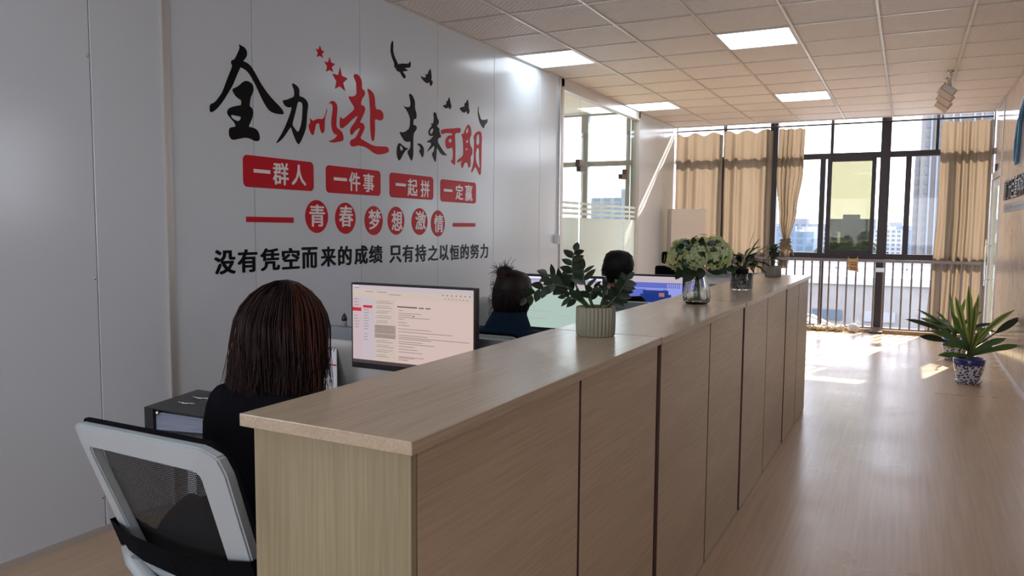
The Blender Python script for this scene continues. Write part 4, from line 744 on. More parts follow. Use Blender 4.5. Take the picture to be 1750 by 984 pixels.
# binder on the first desk
t = thing('lever_arch_binder', (-2.10, 1.80, .75), 'black lever arch binder lying flat on the first desk', 'binder')
M = Matrix.Translation((-2.075, 1.82, .008)) @ Matrix.Rotation(math.radians(14), 4, 'Z')
m = MB(); z = .752
m.box(-.16, .16, -.14, .14, z, z+.003, M=M); m.box(-.16, -.128, -.14, .14, z, z+.078, M=M)
m.build('cover', 'black_plastic', t)
m = MB(); vs = [M @ Vector(p) for p in ((-.126, -.128, z+.004), (.155, -.128, z+.004), (.155, .13, z+.004), (-.126, .13, z+.004), (-.126, -.128, z+.064), (.155, -.128, z+.046), (.155, .13, z+.046), (-.126, .13, z+.064))]
m.add(vs, [(0, 3, 2, 1), (4, 5, 6, 7), (0, 1, 5, 4), (1, 2, 6, 5), (2, 3, 7, 6), (3, 0, 4, 7)]); m.build('paper_stack', 'paper', t)
mt = MB(); vs = [M @ Vector(p) for p in ((-.16, -.14, z+.078), (.16, -.14, z+.050), (.16, .14, z+.050), (-.16, .14, z+.078))]; vs += [v+Vector((0, 0, .003)) for v in vs]
mt.add(vs, [(0, 3, 2, 1), (4, 5, 6, 7), (0, 1, 5, 4), (1, 2, 6, 5), (2, 3, 7, 6), (3, 0, 4, 7)]); mt.build('cover_lid', 'black_plastic', t)
m = MB()
for y in (-.04, .04):
    m.tube([M @ Vector(p) for p in ((-.105, y, z+.079), (-.095, y-.012, z+.080), (-.07, y-.012, z+.078), (-.06, y, z+.076), (-.045, y+.004, z+.075))], .0022, 6)
m.build('ring_clip', 'steel', t, smooth=True)
m = MB(); m.ball(M @ Vector((-.118, -.128, z+.062)), .010, 10, 8); m.build('lever_knob', 'steel', t, smooth=True)
# desk calendar, cactus, grey box
t = thing('desk_calendar', (-2.0, 2.33, .75), 'small spiral desk calendar between the long-haired woman and her monitor', 'calendar')
m = MB(); m.box(-2.13, -1.945, 2.300, 2.303, .752, .962); m.build('page', 'white_plastic', t); m = MB(); m.box(-2.13, -1.945, 2.299, 2.3, .895, .900); m.build('red_line', 'red_vinyl', t)
m = MB(); vs = [(-2.13, 2.304, .962), (-1.945, 2.304, .962), (-1.945, 2.38, .752), (-2.13, 2.38, .752)]; vs += [(a, b+.003, c) for a, b, c in vs]
m.add(vs, [(0, 1, 2, 3), (4, 7, 6, 5), (0, 4, 5, 1), (1, 5, 6, 2), (2, 6, 7, 3), (3, 7, 4, 0)]); m.build('easel_back', 'grey_plastic', t)
m = MB()
for i in range(14): m.tube([(-2.122+.0128*i, 2.296, .953), (-2.122+.0128*i, 2.302, .966), (-2.122+.0128*i, 2.308, .955)], .0015, 5)
m.build('spiral', 'black_plastic', t)
t = thing('cactus_pot', (-2.03, 2.452, 1.026), 'tiny dark cactus in a glass pot standing on the first partition rail', 'cactus')
m = MB(); m.lathe([(.009, 0), (.011, .004), (.011, .022), (.009, .024)], (-2.03, 2.452, 1.026), 16, close=True); m.build('pot', 'grey_plastic', t, smooth=True)
m = MB(); m.lathe([(.009, .022), (.0115, .030), (.010, .040), (.005, .050), (.001, .056)], (-2.03, 2.452, 1.026), 16, ribs=8, amp=.15, close=True); m.build('cactus', 'black_pot', t, smooth=True)
t = thing('paper_holder', (-2.07, 3.62, .75), 'grey ribbed round-topped holder on the second desk, behind the bun-haired woman', 'desk organizer')
m = MB(); n = 14; p = [(-2.125, .752), (-2.015, .752)]+[(-2.07+.055*math.cos(math.pi*i/n), 1.005+.045*math.sin(math.pi*i/n)) for i in range(n+1)]
k = len(p); m.add([(a, 3.54, b) for a, b in p]+[(a, 3.70, b) for a, b in p], [tuple(range(k)), tuple(reversed(range(k, 2*k)))]+[(i, k+i, k+(i+1) % k, (i+1) % k) for i in range(k)]); m.build('body', 'grey_plastic', t)
for i in range(7): box('rib', (-2.118+.014*i, -2.112+.014*i, 3.534, 3.54, .80, 1.0), 'dark_grey', t)

# ------------------------------------------------ office chair
def office_chair(loc, lab, dark=False):
    cx, cy = loc; F = 'black_plastic' if dark else 'chair_plastic'
    t = thing('office_chair', (cx, cy, 0), lab, 'chair', 'office chairs at the desks')
    # back frame: outer and inner outlines, leaning backwards, top at z .99
    def P(u, z, off=0):      # u across, z up
        lean = (z-.60)/.39; yb = cy-.10-.145*lean+.10*(u/.23)**2*0.25+off
        return (cx+u, yb, z)
    ztop, zbot = .985, .585
    outer = [(-.232, ztop-.01), (-.21, ztop), (.19, ztop), (.225, ztop-.02), (.232, ztop-.06), (.215, zbot+.05), (.17, zbot), (-.17, zbot), (-.215, zbot+.05), (-.236, ztop-.05)]
    inner = [(-.190, ztop-.062), (-.182, ztop-.056), (.152, ztop-.060), (.162, ztop-.066), (.165, ztop-.076), (.150, zbot+.055), (.12, zbot+.03), (-.13, zbot+.03), (-.158, zbot+.055), (-.192, ztop-.072)]
    n = len(outer); m = MB()
    vs = [P(*p) for p in outer]+[P(*p) for p in inner]+[P(*p, .028) for p in outer]+[P(*p, .028) for p in inner]; fs = []
    for i in range(n):
        j = (i+1) % n; fs += [(i, n+i, n+j, j), (2*n+i, 2*n+j, 3*n+j, 3*n+i), (i, j, 2*n+j, 2*n+i), (n+i, 3*n+i, 3*n+j, n+j)]
    m.add(vs, fs); me = m.mesh('back_frame'); bm = bmesh.new(); bm.from_mesh(me); bmesh.ops.recalc_face_normals(bm, faces=bm.faces)
    bmesh.ops.bevel(bm, geom=[e for e in bm.edges], offset=.004, segments=2, affect='EDGES'); bm.to_mesh(me); bm.free(); link('back_frame', me, F, t, smooth=False)
    # mesh cloth across the opening, wrapped over the top edge
    m = MB(); nx, nz = 12, 10; vs = []
    for j in range(nz+1):
        for i in range(nx+1): u = -.20+.37*i/nx; z = zbot+.02+(ztop-.05-zbot)*j/nz; vs.append(P(u, z, .032))
    m.add(vs, [(j*(nx+1)+i, j*(nx+1)+i+1, (j+1)*(nx+1)+i+1, (j+1)*(nx+1)+i) for j in range(nz) for i in range(nx)]); m.build('mesh_cloth', 'chair_mesh', t)
    m = MB(); m.tube([P(-.222, ztop-.002, .03), P(-.20, ztop+.004, .03), P(.19, ztop+.004, .03), P(.226, ztop-.02, .03), P(.234, ztop-.06, .03), P(.222, zbot+.10, .03)], .006, 8); m.build('edge_piping', 'black_cloth', t, smooth=True)
    # black strap round the lower back
    st = MB(); q = [(-.235, .690, -.010), (-.12, .680, -.018), (0, .672, -.020), (.12, .672, -.018), (.226, .680, -.010)]
    vs = []
    for (u, z, o) in q:
        for dz in (-.036, .036):
            vs.append(P(u, z+dz, o))
    for (u, z, o) in reversed(q):
        for dz in (-.036, .036): vs.append(P(u, z+dz, .036))
    k = len(vs)//2; st.add(vs, [(2*i, (2*i+2) % (2*k), (2*i+3) % (2*k), (2*i+1) % (2*k)) for i in range(k)]); st.build('strap', 'black_cloth', t)
    # lower white yoke and arms to the seat
    m = MB(); m.tube([P(-.21, .66, -.002), P(-.195, .62, -.012), P(-.12, .565, -.02), P(0, .545, -.02), P(.12, .56, -.02), P(.2, .60, -.012), P(.21, .64, 0)], [.016, .018, .022, .024, .022, .018, .016], 10)
    m.tube([P(-.19, .64, 0), P(-.185, .50, -.01), P(-.17, .42, .05)], .017, 10); m.tube([P(.19, .62, 0), P(.185, .50, -.01), P(.17, .42, .05)], .017, 10)
    m.tube([P(-.09, .56, -.015), P(-.09, .47, 0), P(-.07, .42, .10)], .015, 8); m.tube([P(.09, .56, -.015), P(.09, .47, 0), P(.07, .42, .10)], .015, 8)
    m.build('back_yoke', F, t, smooth=True)
    bevel_box('seat', (cx-.235, cx+.235, cy-.08, cy+.39, .395, .455), 'grey_plastic' if not dark else 'black_cloth', t, w=.022, seg=3)
    m = MB(); m.tube([(cx, cy+.16, .10), (cx, cy+.16, .395)], .026, 12); m.box(cx-.09, cx+.09, cy+.05, cy+.27, .37, .397); m.build('gas_column', 'dark_grey', t)
    for i in range(5):
        a = 6.2832*i/5+.3; lg = MB(); e = (cx+.27*math.cos(a), cy+.16+.27*math.sin(a)); lg.tube([(cx, cy+.16, .11), (e[0], e[1], .07)], [.026, .016], 8); l_ = lg.build('base_leg', F, t, smooth=True)
        w_ = MB(); w_.tube([(e[0]-.014*math.sin(a), e[1]+.014*math.cos(a), .03), (e[0]+.014*math.sin(a), e[1]-.014*math.cos(a), .03)], .029, 14); w_.build('caster', 'black_plastic', l_)
    for s in (-1, 1):
        if dark: continue
        am = MB(); am.tube([(cx+s*.20, cy+.02, .42), (cx+s*.265, cy+.02, .44), (cx+s*.275, cy+.03, .60)], .014, 8); am.build('armrest_post', F, t, smooth=True)
        if s < 0: am = MB(); am.tube([(cx+s*.275, cy-.04, .615), (cx+s*.275, cy+.16, .615)], [.02, .02], 8); am.build('armrest', F, t, smooth=True)
    return t
CH = [(-1.45, 1.29), (-1.62, 3.0), (-1.70, 4.68)]
office_chair(CH[0], 'white-framed mesh office chair nearest the camera, behind the long-haired woman')
office_chair(CH[1], 'white-framed mesh office chair under the bun-haired woman')
office_chair(CH[2], 'white-framed mesh office chair under the short-haired man')
# things on the first chair: printed cushion and a black bag
o = bevel_box('seat_cushion', (-1.66, -1.25, 1.215, 1.62, .456, .50), 'cushion_print', w=.016, seg=3); tag(o, 'grey and white printed cushion on the nearest chair seat', 'cushion')
t = thing('black_bag', (-1.60, 1.26, .50), 'soft black bag slumped against the mesh back of the nearest chair', 'bag')
m = MB(); n = 26; vs = []; fs = []
for j in range(15):
    v = j/14; rz = .50+.27*v; s_ = math.sin(math.pi*(.12+.86*v))**.5
    for i in range(n):
        a = 6.2832*i/n; vs.append((-1.60+(.145*math.cos(a)*(1-.25*v))*s_+.09*v, 1.268+.046*math.sin(a)*s_+.008*math.sin(7*a+5*v), rz+.012*math.sin(3*a)))
fs = [(j*n+i, j*n+(i+1) % n, (j+1)*n+(i+1) % n, (j+1)*n+i) for j in range(14) for i in range(n)]+[tuple(range(n)), tuple(14*n+i for i in reversed(range(n)))]
m.add(vs, fs); m.build('bag_body', 'black_cloth', t, smooth=True)
m = MB(); m.tube([(-1.56, 1.218, .70), (-1.555, 1.214, .675), (-1.545, 1.216, .66)], .004, 6); m.build('zip_pull', 'steel', t)
# fourth chair: tall black back seen through the flowers
t = thing('office_chair', (-1.72, 6.45, 0), 'black high-backed office chair partly hidden behind the white flowers', 'chair', 'office chairs at the desks')
bevel_box('backrest', (-1.90, -1.56, 6.33, 6.39, .56, 1.12), 'black_cloth', t, w=.025, seg=3); bevel_box('seat', (-1.96, -1.48, 6.36, 6.84, .40, .48), 'black_cloth', t, w=.025, seg=3)
bevel_box('headrest', (-1.84, -1.62, 6.32, 6.38, 1.14, 1.24), 'black_cloth', t, w=.02, seg=3)
m = MB(); m.tube([(-1.72, 6.36, 1.20), (-1.72, 6.38, .60), (-1.72, 6.45, .44)], .018, 8); m.tube([(-1.72, 6.6, .1), (-1.72, 6.6, .4)], .025, 10); m.build('spine_column', 'black_plastic', t)
for i in range(5):
    a = 6.2832*i/5; m = MB(); m.tube([(-1.72, 6.6, .11), (-1.72+.28*math.cos(a), 6.6+.28*math.sin(a), .06)], [.025, .015], 8); m.ball((-1.72+.28*math.cos(a), 6.6+.28*math.sin(a), .03), .028, 10, 8); m.build('base_leg', 'black_plastic', t)

# ------------------------------------------------ floor-standing air conditioner in the far left corner
t = thing('air_conditioner', (-2.93, 11.35, 0), 'tall white floor-standing air conditioner in front of the left curtain', 'air conditioner')
M = Matrix.Translation((-2.93, 11.33, 0)) @ Matrix.Rotation(math.radians(27), 4, 'Z')
def rbox(name, b, m, par): q = MB(); q.box(*b, M=M); return q.build(name, m, par)
rbox('casing', (-.25, .25, -.15, .17, 0, 1.72), 'ac_white', t)
rbox('upper_grille', (-.225, .225, -.158, -.15, 1.36, 1.69), 'ac_white', t); rbox('front_door', (-.225, .225, -.156, -.15, .12, 1.335), 'ac_white', t)
for i in range(9): rbox('louvre', (-.21, .21, -.163, -.158, 1.385+.033*i, 1.40+.033*i), 'ac_white', t)
rbox('control_panel', (.12, .20, -.159, -.156, 1.245, 1.285), 'grey_plastic', t)

# ------------------------------------------------ three spotlights under the ceiling
for k, (yk, lab) in enumerate(((8.72, 'nearest and highest of the three white ceiling spotlights'), (9.15, 'middle one of the three white ceiling spotlights'), (9.62, 'farthest and lowest-looking of the three white ceiling spotlights'))):
    xk = .30; t = thing('ceiling_spotlight', (xk, yk, ZC), lab, 'spotlight', 'white spotlights on the right of the ceiling')
    m = MB(); m.lathe([(.028, 0), (.03, -.008), (.026, -.018)], (xk, yk, ZC), 16, close=True); m.tube([(xk, yk, ZC-.018), (xk, yk, ZC-.12)], .010, 8); m.ball((xk, yk, ZC-.125), .018, 10, 8); m.build('bracket', 'steel', t, smooth=True)
    Mm = Matrix.Translation((xk-.02, yk, ZC-.195)) @ Matrix.Rotation(math.radians(38), 4, 'Y') @ Matrix.Rotation(math.radians(-25), 4, 'X')
    m = MB(); m.box(-.07, .07, -.045, .045, -.042, .042, M=Mm); m.build('lamp_head', 'spot_body', t)
    m = MB(); m.box(-.055, .055, -.048, -.045, -.030, .030, M=Mm); m.build('lens', 'panel_rim', t)
# cat-shaped hanging on the rail and plastic wrap by the kerb
t = thing('cat_hanging', (-.672, 11.78, 1.04), 'tan striped cat-shaped ornament hanging on the window railing', 'ornament')
p = [(-.735, 1.06), (-.722, 1.03), (-.695, 1.028), (-.65, 1.028), (-.622, 1.035), (-.608, 1.065), (-.602, 1.0), (-.608, .95), (-.600, .88), (-.592, .838), (-.618, .855), (-.70, .862), (-.735, .87), (-.730, .93), (-.738, .99)]
k = len(p); m = MB(); m.add([(a, 11.775, b) for a, b in p]+[(a, 11.792, b) for a, b in p], [tuple(range(k)), tuple(reversed(range(k, 2*k)))]+[(i, k+i, k+(i+1) % k, (i+1) % k) for i in range(k)])
m.build('body', 'cat_tan', t)
for i, z in enumerate((.985, .955, .915, .89)): m = MB(); m.add([(-.72+.02*(i % 2), 11.773, z), (-.62+.01*(i % 2), 11.773, z-.012), (-.62, 11.773, z-.022), (-.70, 11.773, z-.010)], [(0, 1, 2, 3)]); m.build('stripe', 'cat_stripe', t)
m = MB(); rnd = random.Random(9)
def crumple(m, x0, x1, y, r, seed, n=26):
    rr = random.Random(seed); m.tube([(x0+(x1-x0)*i/n, y+rr.uniform(-.03, .03), r*.8+rr.uniform(0, .02)) for i in range(n+1)], [r*rr.uniform(.5, 1.2) for _ in range(n+1)], 9)
crumple(m, -1.35, -.80, 11.66, .032, 1); crumple(m, -1.15, -.74, 11.69, .036, 2)
tag(m.build('plastic_wrap', 'wrap', smooth=True), 'crumpled yellowish plastic wrap lying along the window kerb', 'plastic wrap')
m = MB(); m.ball((-.63, 11.70, .062), (.075, .05, .06), 14, 10); m.tube([(-.66, 11.70, .06), (-.60, 11.68, .09), (-.54, 11.69, .05)], [.03, .035, .015], 8)
tag(m.build('folded_bag', 'white_plastic', smooth=True), 'small white bundle on the floor beside the plastic wrap', 'bundle')
o = bevel_box('door_stop', (-.42, -.26, 11.66, 11.76, 0, .035), 'dark_grey', w=.008); tag(o, 'small dark block on the floor below the middle window post', 'block')
# ------------------------------------------------ plants
def leaf(base, d, ln, w, droop=.3, mat_='leaf_dark', parent=None, name='leaf', seg=5, fold=.25, twist=0., up=None, mb=None, tip=.9, shape=None):
    """one leaf blade: midrib curve from base along d, drooping; three vertices across with a central fold; uv.x runs across"""
    d = Vector(d).normalized(); up = Vector(up) if up else Vector((0, 0, 1))
    side = d.cross(up); side = side.normalized() if side.length > 1e-3 else Vector((1, 0, 0))
    side = (Matrix.Rotation(twist, 3, d) @ side); p = Vector(base); vs = []; dd = d.copy()
    for i in range(seg+1):
        u = i/seg; ww = w*.5*((math.sin(math.pi*min(1, u**tip))**.75) if shape is None else shape(u))
        if i == seg: ww = .0006
        if i == 0: ww = max(ww, w*.06)
        nrm = side.cross(dd).normalized()
        vs += [p-side*ww+nrm*ww*fold, p, p+side*ww+nrm*ww*fold]
        dd = (dd+Vector((0, 0, -droop/seg))).normalized(); p = p+dd*(ln/seg)
    fs = []
    for i in range(seg): a = i*3; fs += [(a, a+1, a+4, a+3), (a+1, a+2, a+5, a+4)]
    if mb is not None: mb.add(vs, fs); return p
    m = MB(); m.add(vs, fs); me = m.mesh(name); uv = me.uv_layers.new(name='UVMap')
    for pl in me.polygons:
        for li in pl.loop_indices: vi = me.loops[li].vertex_index; uv.data[li].uv = ((vi % 3)/2, (vi//3)/seg)
    return link(name, me, mat_, parent, smooth=True)

# zamioculcas in the ribbed pot on the counter
cx, cy = -.930, 2.43
t = thing('potted_plant', (cx, cy, ZT), 'dark glossy leafy plant in a cream ribbed pot, nearest plant on the counter', 'plant')
m = MB(); N = 240; ribs = 30
def ribbed(prof, c, n, ribs, amp):
    vs = []; fs = []
    for (r, z, k) in prof:
        for i in range(n):
            a = 2*math.pi*i/n; rr = r-amp*k*(1-abs(math.sin(ribs*a/2)))**1.5
            vs.append((c[0]+rr*math.cos(a), c[1]+rr*math.sin(a), c[2]+z))
    for j in range(len(prof)-1):
        for i in range(n): i2 = (i+1) % n; fs.append((j*n+i, j*n+i2, (j+1)*n+i2, (j+1)*n+i))
    fs.append(tuple(reversed(range(n)))); return vs, fs
m.add(*ribbed([(.060, 0, .3), (.066, .004, 1), (.0675, .05, 1), (.067, .094, 1), (.064, .099, .6), (.060, .099, 0), (.058, .085, 0), (.0, .0845, 0)], (cx, cy, ZT), N, ribs, .007)); m.build('pot', 'pot_ceramic', t, smooth=True)
m = MB(); m.lathe([(.001, .086), (.0575, .0855)], (cx, cy, ZT), 24); m.build('soil', 'soil', t)
RT = Vector((.889, .458, 0)); BK = Vector((-.456, .886, 0))      # right of the view and away from it
def zz_stem(a, mid, end, back, n, ll, lw, seed=0, start=.35, droop=.35):
    """curved stem through mid and end, given as (right, up) offsets, with leaflets in two rows"""
    r = random.Random(seed); b0 = Vector((cx, cy, ZT+.085))+RT*a; o = Vector((cx, cy, ZT)); pts = []
    m_ = o+RT*mid[0]+Vector((0, 0, mid[1]))+BK*back*.5; e = o+RT*end[0]+Vector((0, 0, end[1]))+BK*back
    c1 = m_*2-(b0+e)*.5
    for i in range(13): u = i/12; pts.append(b0*(1-u)**2+c1*2*u*(1-u)+e*u*u)
    s = MB(); s.tube(pts, [.0048-.0030*i/12 for i in range(13)], 7); s.build('stem', 'stem_green', t, smooth=True)
    for i in range(n):
        u = start+(1-start)*i/(n-1); k = min(11, int(u*12)); p = pts[k].lerp(pts[k+1], u*12-k); d = (pts[min(k+1, 12)]-pts[max(k-1, 0)]).normalized()
        sd = 1 if i % 2 else -1; sv = d.cross(BK).normalized()*sd; sc = (.75+.35*math.sin(math.pi*min(1, u)))
        dirv = (d*.70+sv*.80+BK*r.uniform(-.5, .5)+Vector((0, 0, r.uniform(-.1, .15))))
        leaf(p, dirv if i < n-1 else d, ll*sc*r.uniform(.9, 1.1), lw*sc*r.uniform(.75, 1.1), droop, 'leaf_dark', t, up=-BK+Vector((r.uniform(-.4, .4), r.uniform(-.4, .4), r.uniform(-.2, .9))), fold=.15, tip=.8)
zz_stem(-.015, (-.12, .170), (-.235, .125), -.01, 11, .048, .028, 1, .40)
zz_stem(-.02, (-.09, .155), (-.165, .205), .03, 9, .050, .028, 2, .45)
zz_stem(-.015, (-.075, .19), (-.072, .285), .02, 10, .048, .030, 3, .42)
zz_stem(-.005, (-.035, .16), (-.045, .225), -.01, 6, .052, .020, 4, .5)
zz_stem(.0, (-.02, .13), (-.01, .165), -.03, 6, .042, .022, 5, .4)
zz_stem(.01, (.02, .12), (.028, .165), -.02, 5, .042, .020, 6, .5)
zz_stem(.025, (.065, .135), (.10, .195), -.05, 13, .046, .026, 7, .30)
zz_stem(.03, (.06, .12), (.085, .165), .0, 9, .044, .026, 8, .35)
zz_stem(-.02, (-.06, .12), (-.105, .135), -.04, 6, .045, .026, 9, .5)

# glass vase of pale hydrangeas
vx, vy = -.900, 3.71
t = thing('flower_vase', (vx, vy, ZT), 'clear glass vase with a wide bunch of pale green-white flowers on the counter', 'vase')
m = MB(); m.add(*ribbed([(.050, 0, .0), (.062, .010, .6), (.066, .035, 1), (.062, .075, 1), (.049, .115, 1), (.037, .145, .7), (.034, .158, .4), (.040, .168, 0), (.0385, .168, 0), (.032, .158, 0), (.0345, .145, 0), (.046, .115, 0), (.058, .075, 0), (.062, .035, 0), (.055, .014, 0), (.001, .010, 0)], (vx, vy, ZT), 96, 12, .004)); m.build('glass', 'glass_clear', t, smooth=True)
r = random.Random(4)
m = MB()
for i in range(16):
    a = r.uniform(0, 6.28); q = r.uniform(.01, .045); b = Vector((vx+q*math.cos(a), vy+q*math.sin(a), ZT+.014)); e = Vector((vx-.015*math.cos(a), vy-.015*math.sin(a), ZT+.165)); f = Vector((vx-.07*math.cos(a), vy-.07*math.sin(a), ZT+.25))
    m.tube([b, b.lerp(e, .5), e, f], [.003]*4, 6)
m.build('flower_stems', 'stem_green', t, smooth=True)
heads = [(-.115, .00, .215, .052), (-.085, -.03, .255, .055), (-.02, -.07, .235, .062), (.02, .02, .275, .06), (.055, -.06, .225, .060), (.105, -.02, .245, .058), (.115, .03, .20, .05), (-.05, .05, .26, .055), (.06, .07, .25, .055), (-.06, -.05, .20, .05), (.085, .0, .285, .045)]
for k, (a, b, z, s) in enumerate(heads):
    c = Vector((vx, vy, ZT))+RT*a+BK*b+Vector((0, 0, z)); m = MB()
    m.ball(c, s*.62, 10, 7, mi=1)
    for i in range(46):
        n = Vector((r.gauss(0, 1), r.gauss(0, 1), r.gauss(0, 1)+.25)).normalized(); p = c+n*s*r.uniform(.72, 1.05); a1 = n.orthogonal().normalized(); a2 = n.cross(a1); ph = r.uniform(0, 1.57); w = s*r.uniform(.30, .42)
        for q in range(4):
            t1 = ph+q*1.5708; u1 = a1*math.cos(t1)+a2*math.sin(t1); u2 = n.cross(u1)
            m.add([p, p+u1*w*.55+u2*w*.42+n*w*.22, p+u1*w*1.0+n*w*.10, p+u1*w*.55-u2*w*.42+n*w*.22], [(0, 1, 2, 3)])
    m.build('flower_head', ('petal' if k % 3 else 'petal_yellow', 'leaf_mid'), t)
for (a, b, z, dx, dz, l, w) in ((-.05, -.05, .285, -.6, .35, .05, .034), (-.03, -.05, .285, -.2, .9, .042, .030), (.0, -.05, .285, .1, .9, .042, .030), (.03, -.05, .28, .6, .5, .05, .034), (-.04, -.085, .27, -.5, .1, .05, .035), (-.01, -.09, .27, .1, .3, .05, .035), (.02, -.085, .265, .6, .1, .05, .035), (-.07, -.05, .275, -.7, .2, .05, .03),
        (-.03, -.055, .175, -.5, -.5, .085, .06), (.035, -.05, .165, .8, .1, .085, .05), (-.06, -.03, .18, -.7, -.4, .07, .05), (.0, -.05, .18, 0, -.7, .06, .05), (.09, -.04, .19, .7, -.6, .06, .04), (.13, .0, .19, .7, -.5, .05, .03), (-.08, .0, .17, -.5, -.8, .06, .04)):
    leaf(Vector((vx, vy, ZT))+RT*a+BK*b+Vector((0, 0, z)), RT*dx+Vector((0, 0, dz))-BK*.25, l, w, .3, 'leaf_dark', t, up=-BK+Vector((0, 0, .4)))

# studded glass jar with a black inner pot and peace lily
jx, jy = -.878, 4.72
t = thing('jar_plant', (jx, jy, ZT), 'leafy plant in a black inner pot set in a studded glass jar on the counter', 'plant')
m = MB(); m.lathe([(.060, 0), (.063, .006), (.063, .098), (.061, .100), (.059, .098), (.059, .008), (.001, .008)], (jx, jy, ZT), 48); m.build('jar', 'glass_clear', t, smooth=True)
m = MB()
for j in range(8):
    for i in range(24): a = 6.2832*(i+.5*(j % 2))/24; m.ball((jx+.064*math.cos(a), jy+.064*math.sin(a), ZT+.009+.0118*j), .0045, 6, 4)
o = m.build('glass_studs', 'glass_clear', t, smooth=True); o['kind'] = 'stuff'
m = MB(); m.lathe([(.028, .012), (.036, .014), (.040, .125), (.042, .128), (.039, .128), (.036, .115), (.001, .113)], (jx, jy, ZT), 28); m.build('inner_pot', 'black_pot', t, smooth=True)
r = random.Random(11)
for i in range(46):
    a = r.uniform(0, 6.28); el_ = r.uniform(.25, 1.25); d = Vector((math.cos(a)*math.cos(el_), math.sin(a)*math.cos(el_), math.sin(el_)))
    b = Vector((jx, jy, ZT+.12)); st = b+d*r.uniform(.05, .10)+Vector((0, 0, -.01))
    s = MB(); s.tube([b, b.lerp(st, .5)+Vector((0, 0, .008)), st], [.0018, .0016, .0012], 5); s.build('leaf_stalk', 'stem_green', t)
    leaf(st, d+Vector((0, 0, -.3)), r.uniform(.075, .125), r.uniform(.028, .042), 1.1, 'leaf_dark' if i % 3 else 'leaf_mid', t, twist=r.uniform(-.5, .5))
for (a, dz, l) in ((.18, .95, .15), (.50, .55, .17), (.62, .25, .15), (.55, .05, .14), (-.5, .5, .09), (.75, -.05, .13), (.35, .8, .12)):
    b = Vector((jx, jy, ZT+.15))+RT*.02; leaf(b+RT*a*.08+Vector((0, 0, dz*.08)), RT*a+Vector((0, 0, dz))+BK*r.uniform(-.3, .1), l, .022, .55, 'leaf_olive', t, seg=6)

# small palm-like plant in a grey ribbed pot
px_, py_ = -.905, 6.12
t = thing('potted_plant', (px_, py_, ZT), 'small tree-like plant in a grey ribbed pot at the far end of the counter', 'plant')
m = MB(); m.add(*ribbed([(.050, 0, .3), (.060, .004, 1), (.059, .078, 1), (.056, .084, .5), (.052, .084, 0), (.050, .07, 0), (.0, .069, 0)], (px_, py_, ZT), 160, 20, .006)); m.build('pot', 'pot_grey', t, smooth=True)
m = MB(); m.tube([(px_, py_, ZT+.07), (px_+.003, py_, ZT+.13), (px_-.002, py_, ZT+.20)], [.009, .007, .006], 8); m.tube([(px_-.012, py_+.01, ZT+.07), (px_-.02, py_+.01, ZT+.17)], [.005, .004], 7); m.build('trunk', 'stem_brown', t, smooth=True)
for i in range(60):
    a = r.uniform(0, 6.28); el_ = r.uniform(-.3, 1.3); z = r.choice((.12, .16, .19, .20, .21)); d = (math.cos(a)*math.cos(el_), math.sin(a)*math.cos(el_), math.sin(el_))
    leaf((px_+r.uniform(-.012, .012), py_+r.uniform(-.012, .012), ZT+z), d, r.uniform(.07, .11), r.uniform(.015, .022), 1.0, 'leaf_mid' if i % 3 else 'leaf_dark', t, seg=4)

# striped-leaf plants in blue-and-white porcelain pots on the floor
def floor_pot(x, y, lab, leaves):
    t = thing('floor_plant', (x, y, 0), lab, 'plant', 'plants in blue and white pots by the right wall')
    m = MB(); m.lathe([(.001, .012), (.105, .012), (.118, .03), (.116, .034), (.100, .022), (.09, .02)], (x, y, 0), 40); m.lathe([(.001, 0), (.095, 0), (.10, .012)], (x, y, 0), 40); m.build('saucer', 'porcelain', t, smooth=True)
    m = MB(); m.lathe([(.085, .022), (.092, .04), (.118, .12), (.131, .19), (.134, .236), (.130, .243), (.125, .240), (.118, .20), (.001, .20)], (x, y, 0), 48); m.build('pot', 'porcelain', t, smooth=True)
    m = MB(); m.lathe([(.001, .205), (.118, .203)], (x, y, 0), 24); m.build('soil', 'soil', t)
    m = MB(); m.tube([(x, y, .19), (x-.005, y, .33)], [.022, .018], 10); m.build('stem', 'stem_green', t, smooth=True)
    strap_ = lambda u: (.40+.75*u if u < .70 else .925*max(0, 1-((u-.70)/.30)**1.8))
    paddle = lambda u: (.16+.10*u if u < .50 else .16+.95*math.sin(math.pi*(u-.5)/.5)**.8)
    for (a, b, dz, l, w, dr, mt) in leaves:
        leaf(Vector((x, y, .26+.06*random.random())), RT*a+BK*b+Vector((0, 0, dz)), l, w, dr, mt, t, seg=10, fold=.22, shape=paddle if mt == 'leaf_dark' and l > .45 else strap_, up=-BK+Vector((0, 0, .6)))
r = random.Random(21); LV = [(-.36, -.1, 1, .57, .080, .05, 'leaf_striped'), (-.04, .05, 1, .62, .070, 0, 'leaf_striped'), (.0, -.1, 1, .47, .066, .0, 'leaf_striped'), (.16, .1, 1, .54, .055, .1, 'leaf_striped'),
   (.50, -.05, .95, .56, .062, .80, 'leaf_striped'), (.85, .0, .62, .56, .060, .05, 'leaf_dark'), (.95, -.1, .38, .46, .066, .25, 'leaf_mid'), (-.85, .1, .92, .68, .050, .75, 'leaf_dark'),
   (-.75, -.1, .65, .46, .075, .6, 'leaf_mid'), (-.8, .2, .5, .46, .070, .5, 'leaf_dark'), (-.75, -.3, .40, .38, .075, .5, 'leaf_mid'), (-.9, .0, .05, .30, .06, .1, 'leaf_mid'), (.55, .3, .7, .40, .07, .5, 'leaf_mid'),
   (.40, -.3, .5, .34, .07, .5, 'leaf_mid'), (-.45, -.35, .75, .40, .07, .5, 'leaf_mid'), (-.25, .3, .9, .42, .065, .2, 'leaf_mid'), (.05, -.35, 1, .28, .055, .2, 'leaf_striped'), (.8, .3, .35, .30, .06, .3, 'leaf_mid')]
random.seed(5)
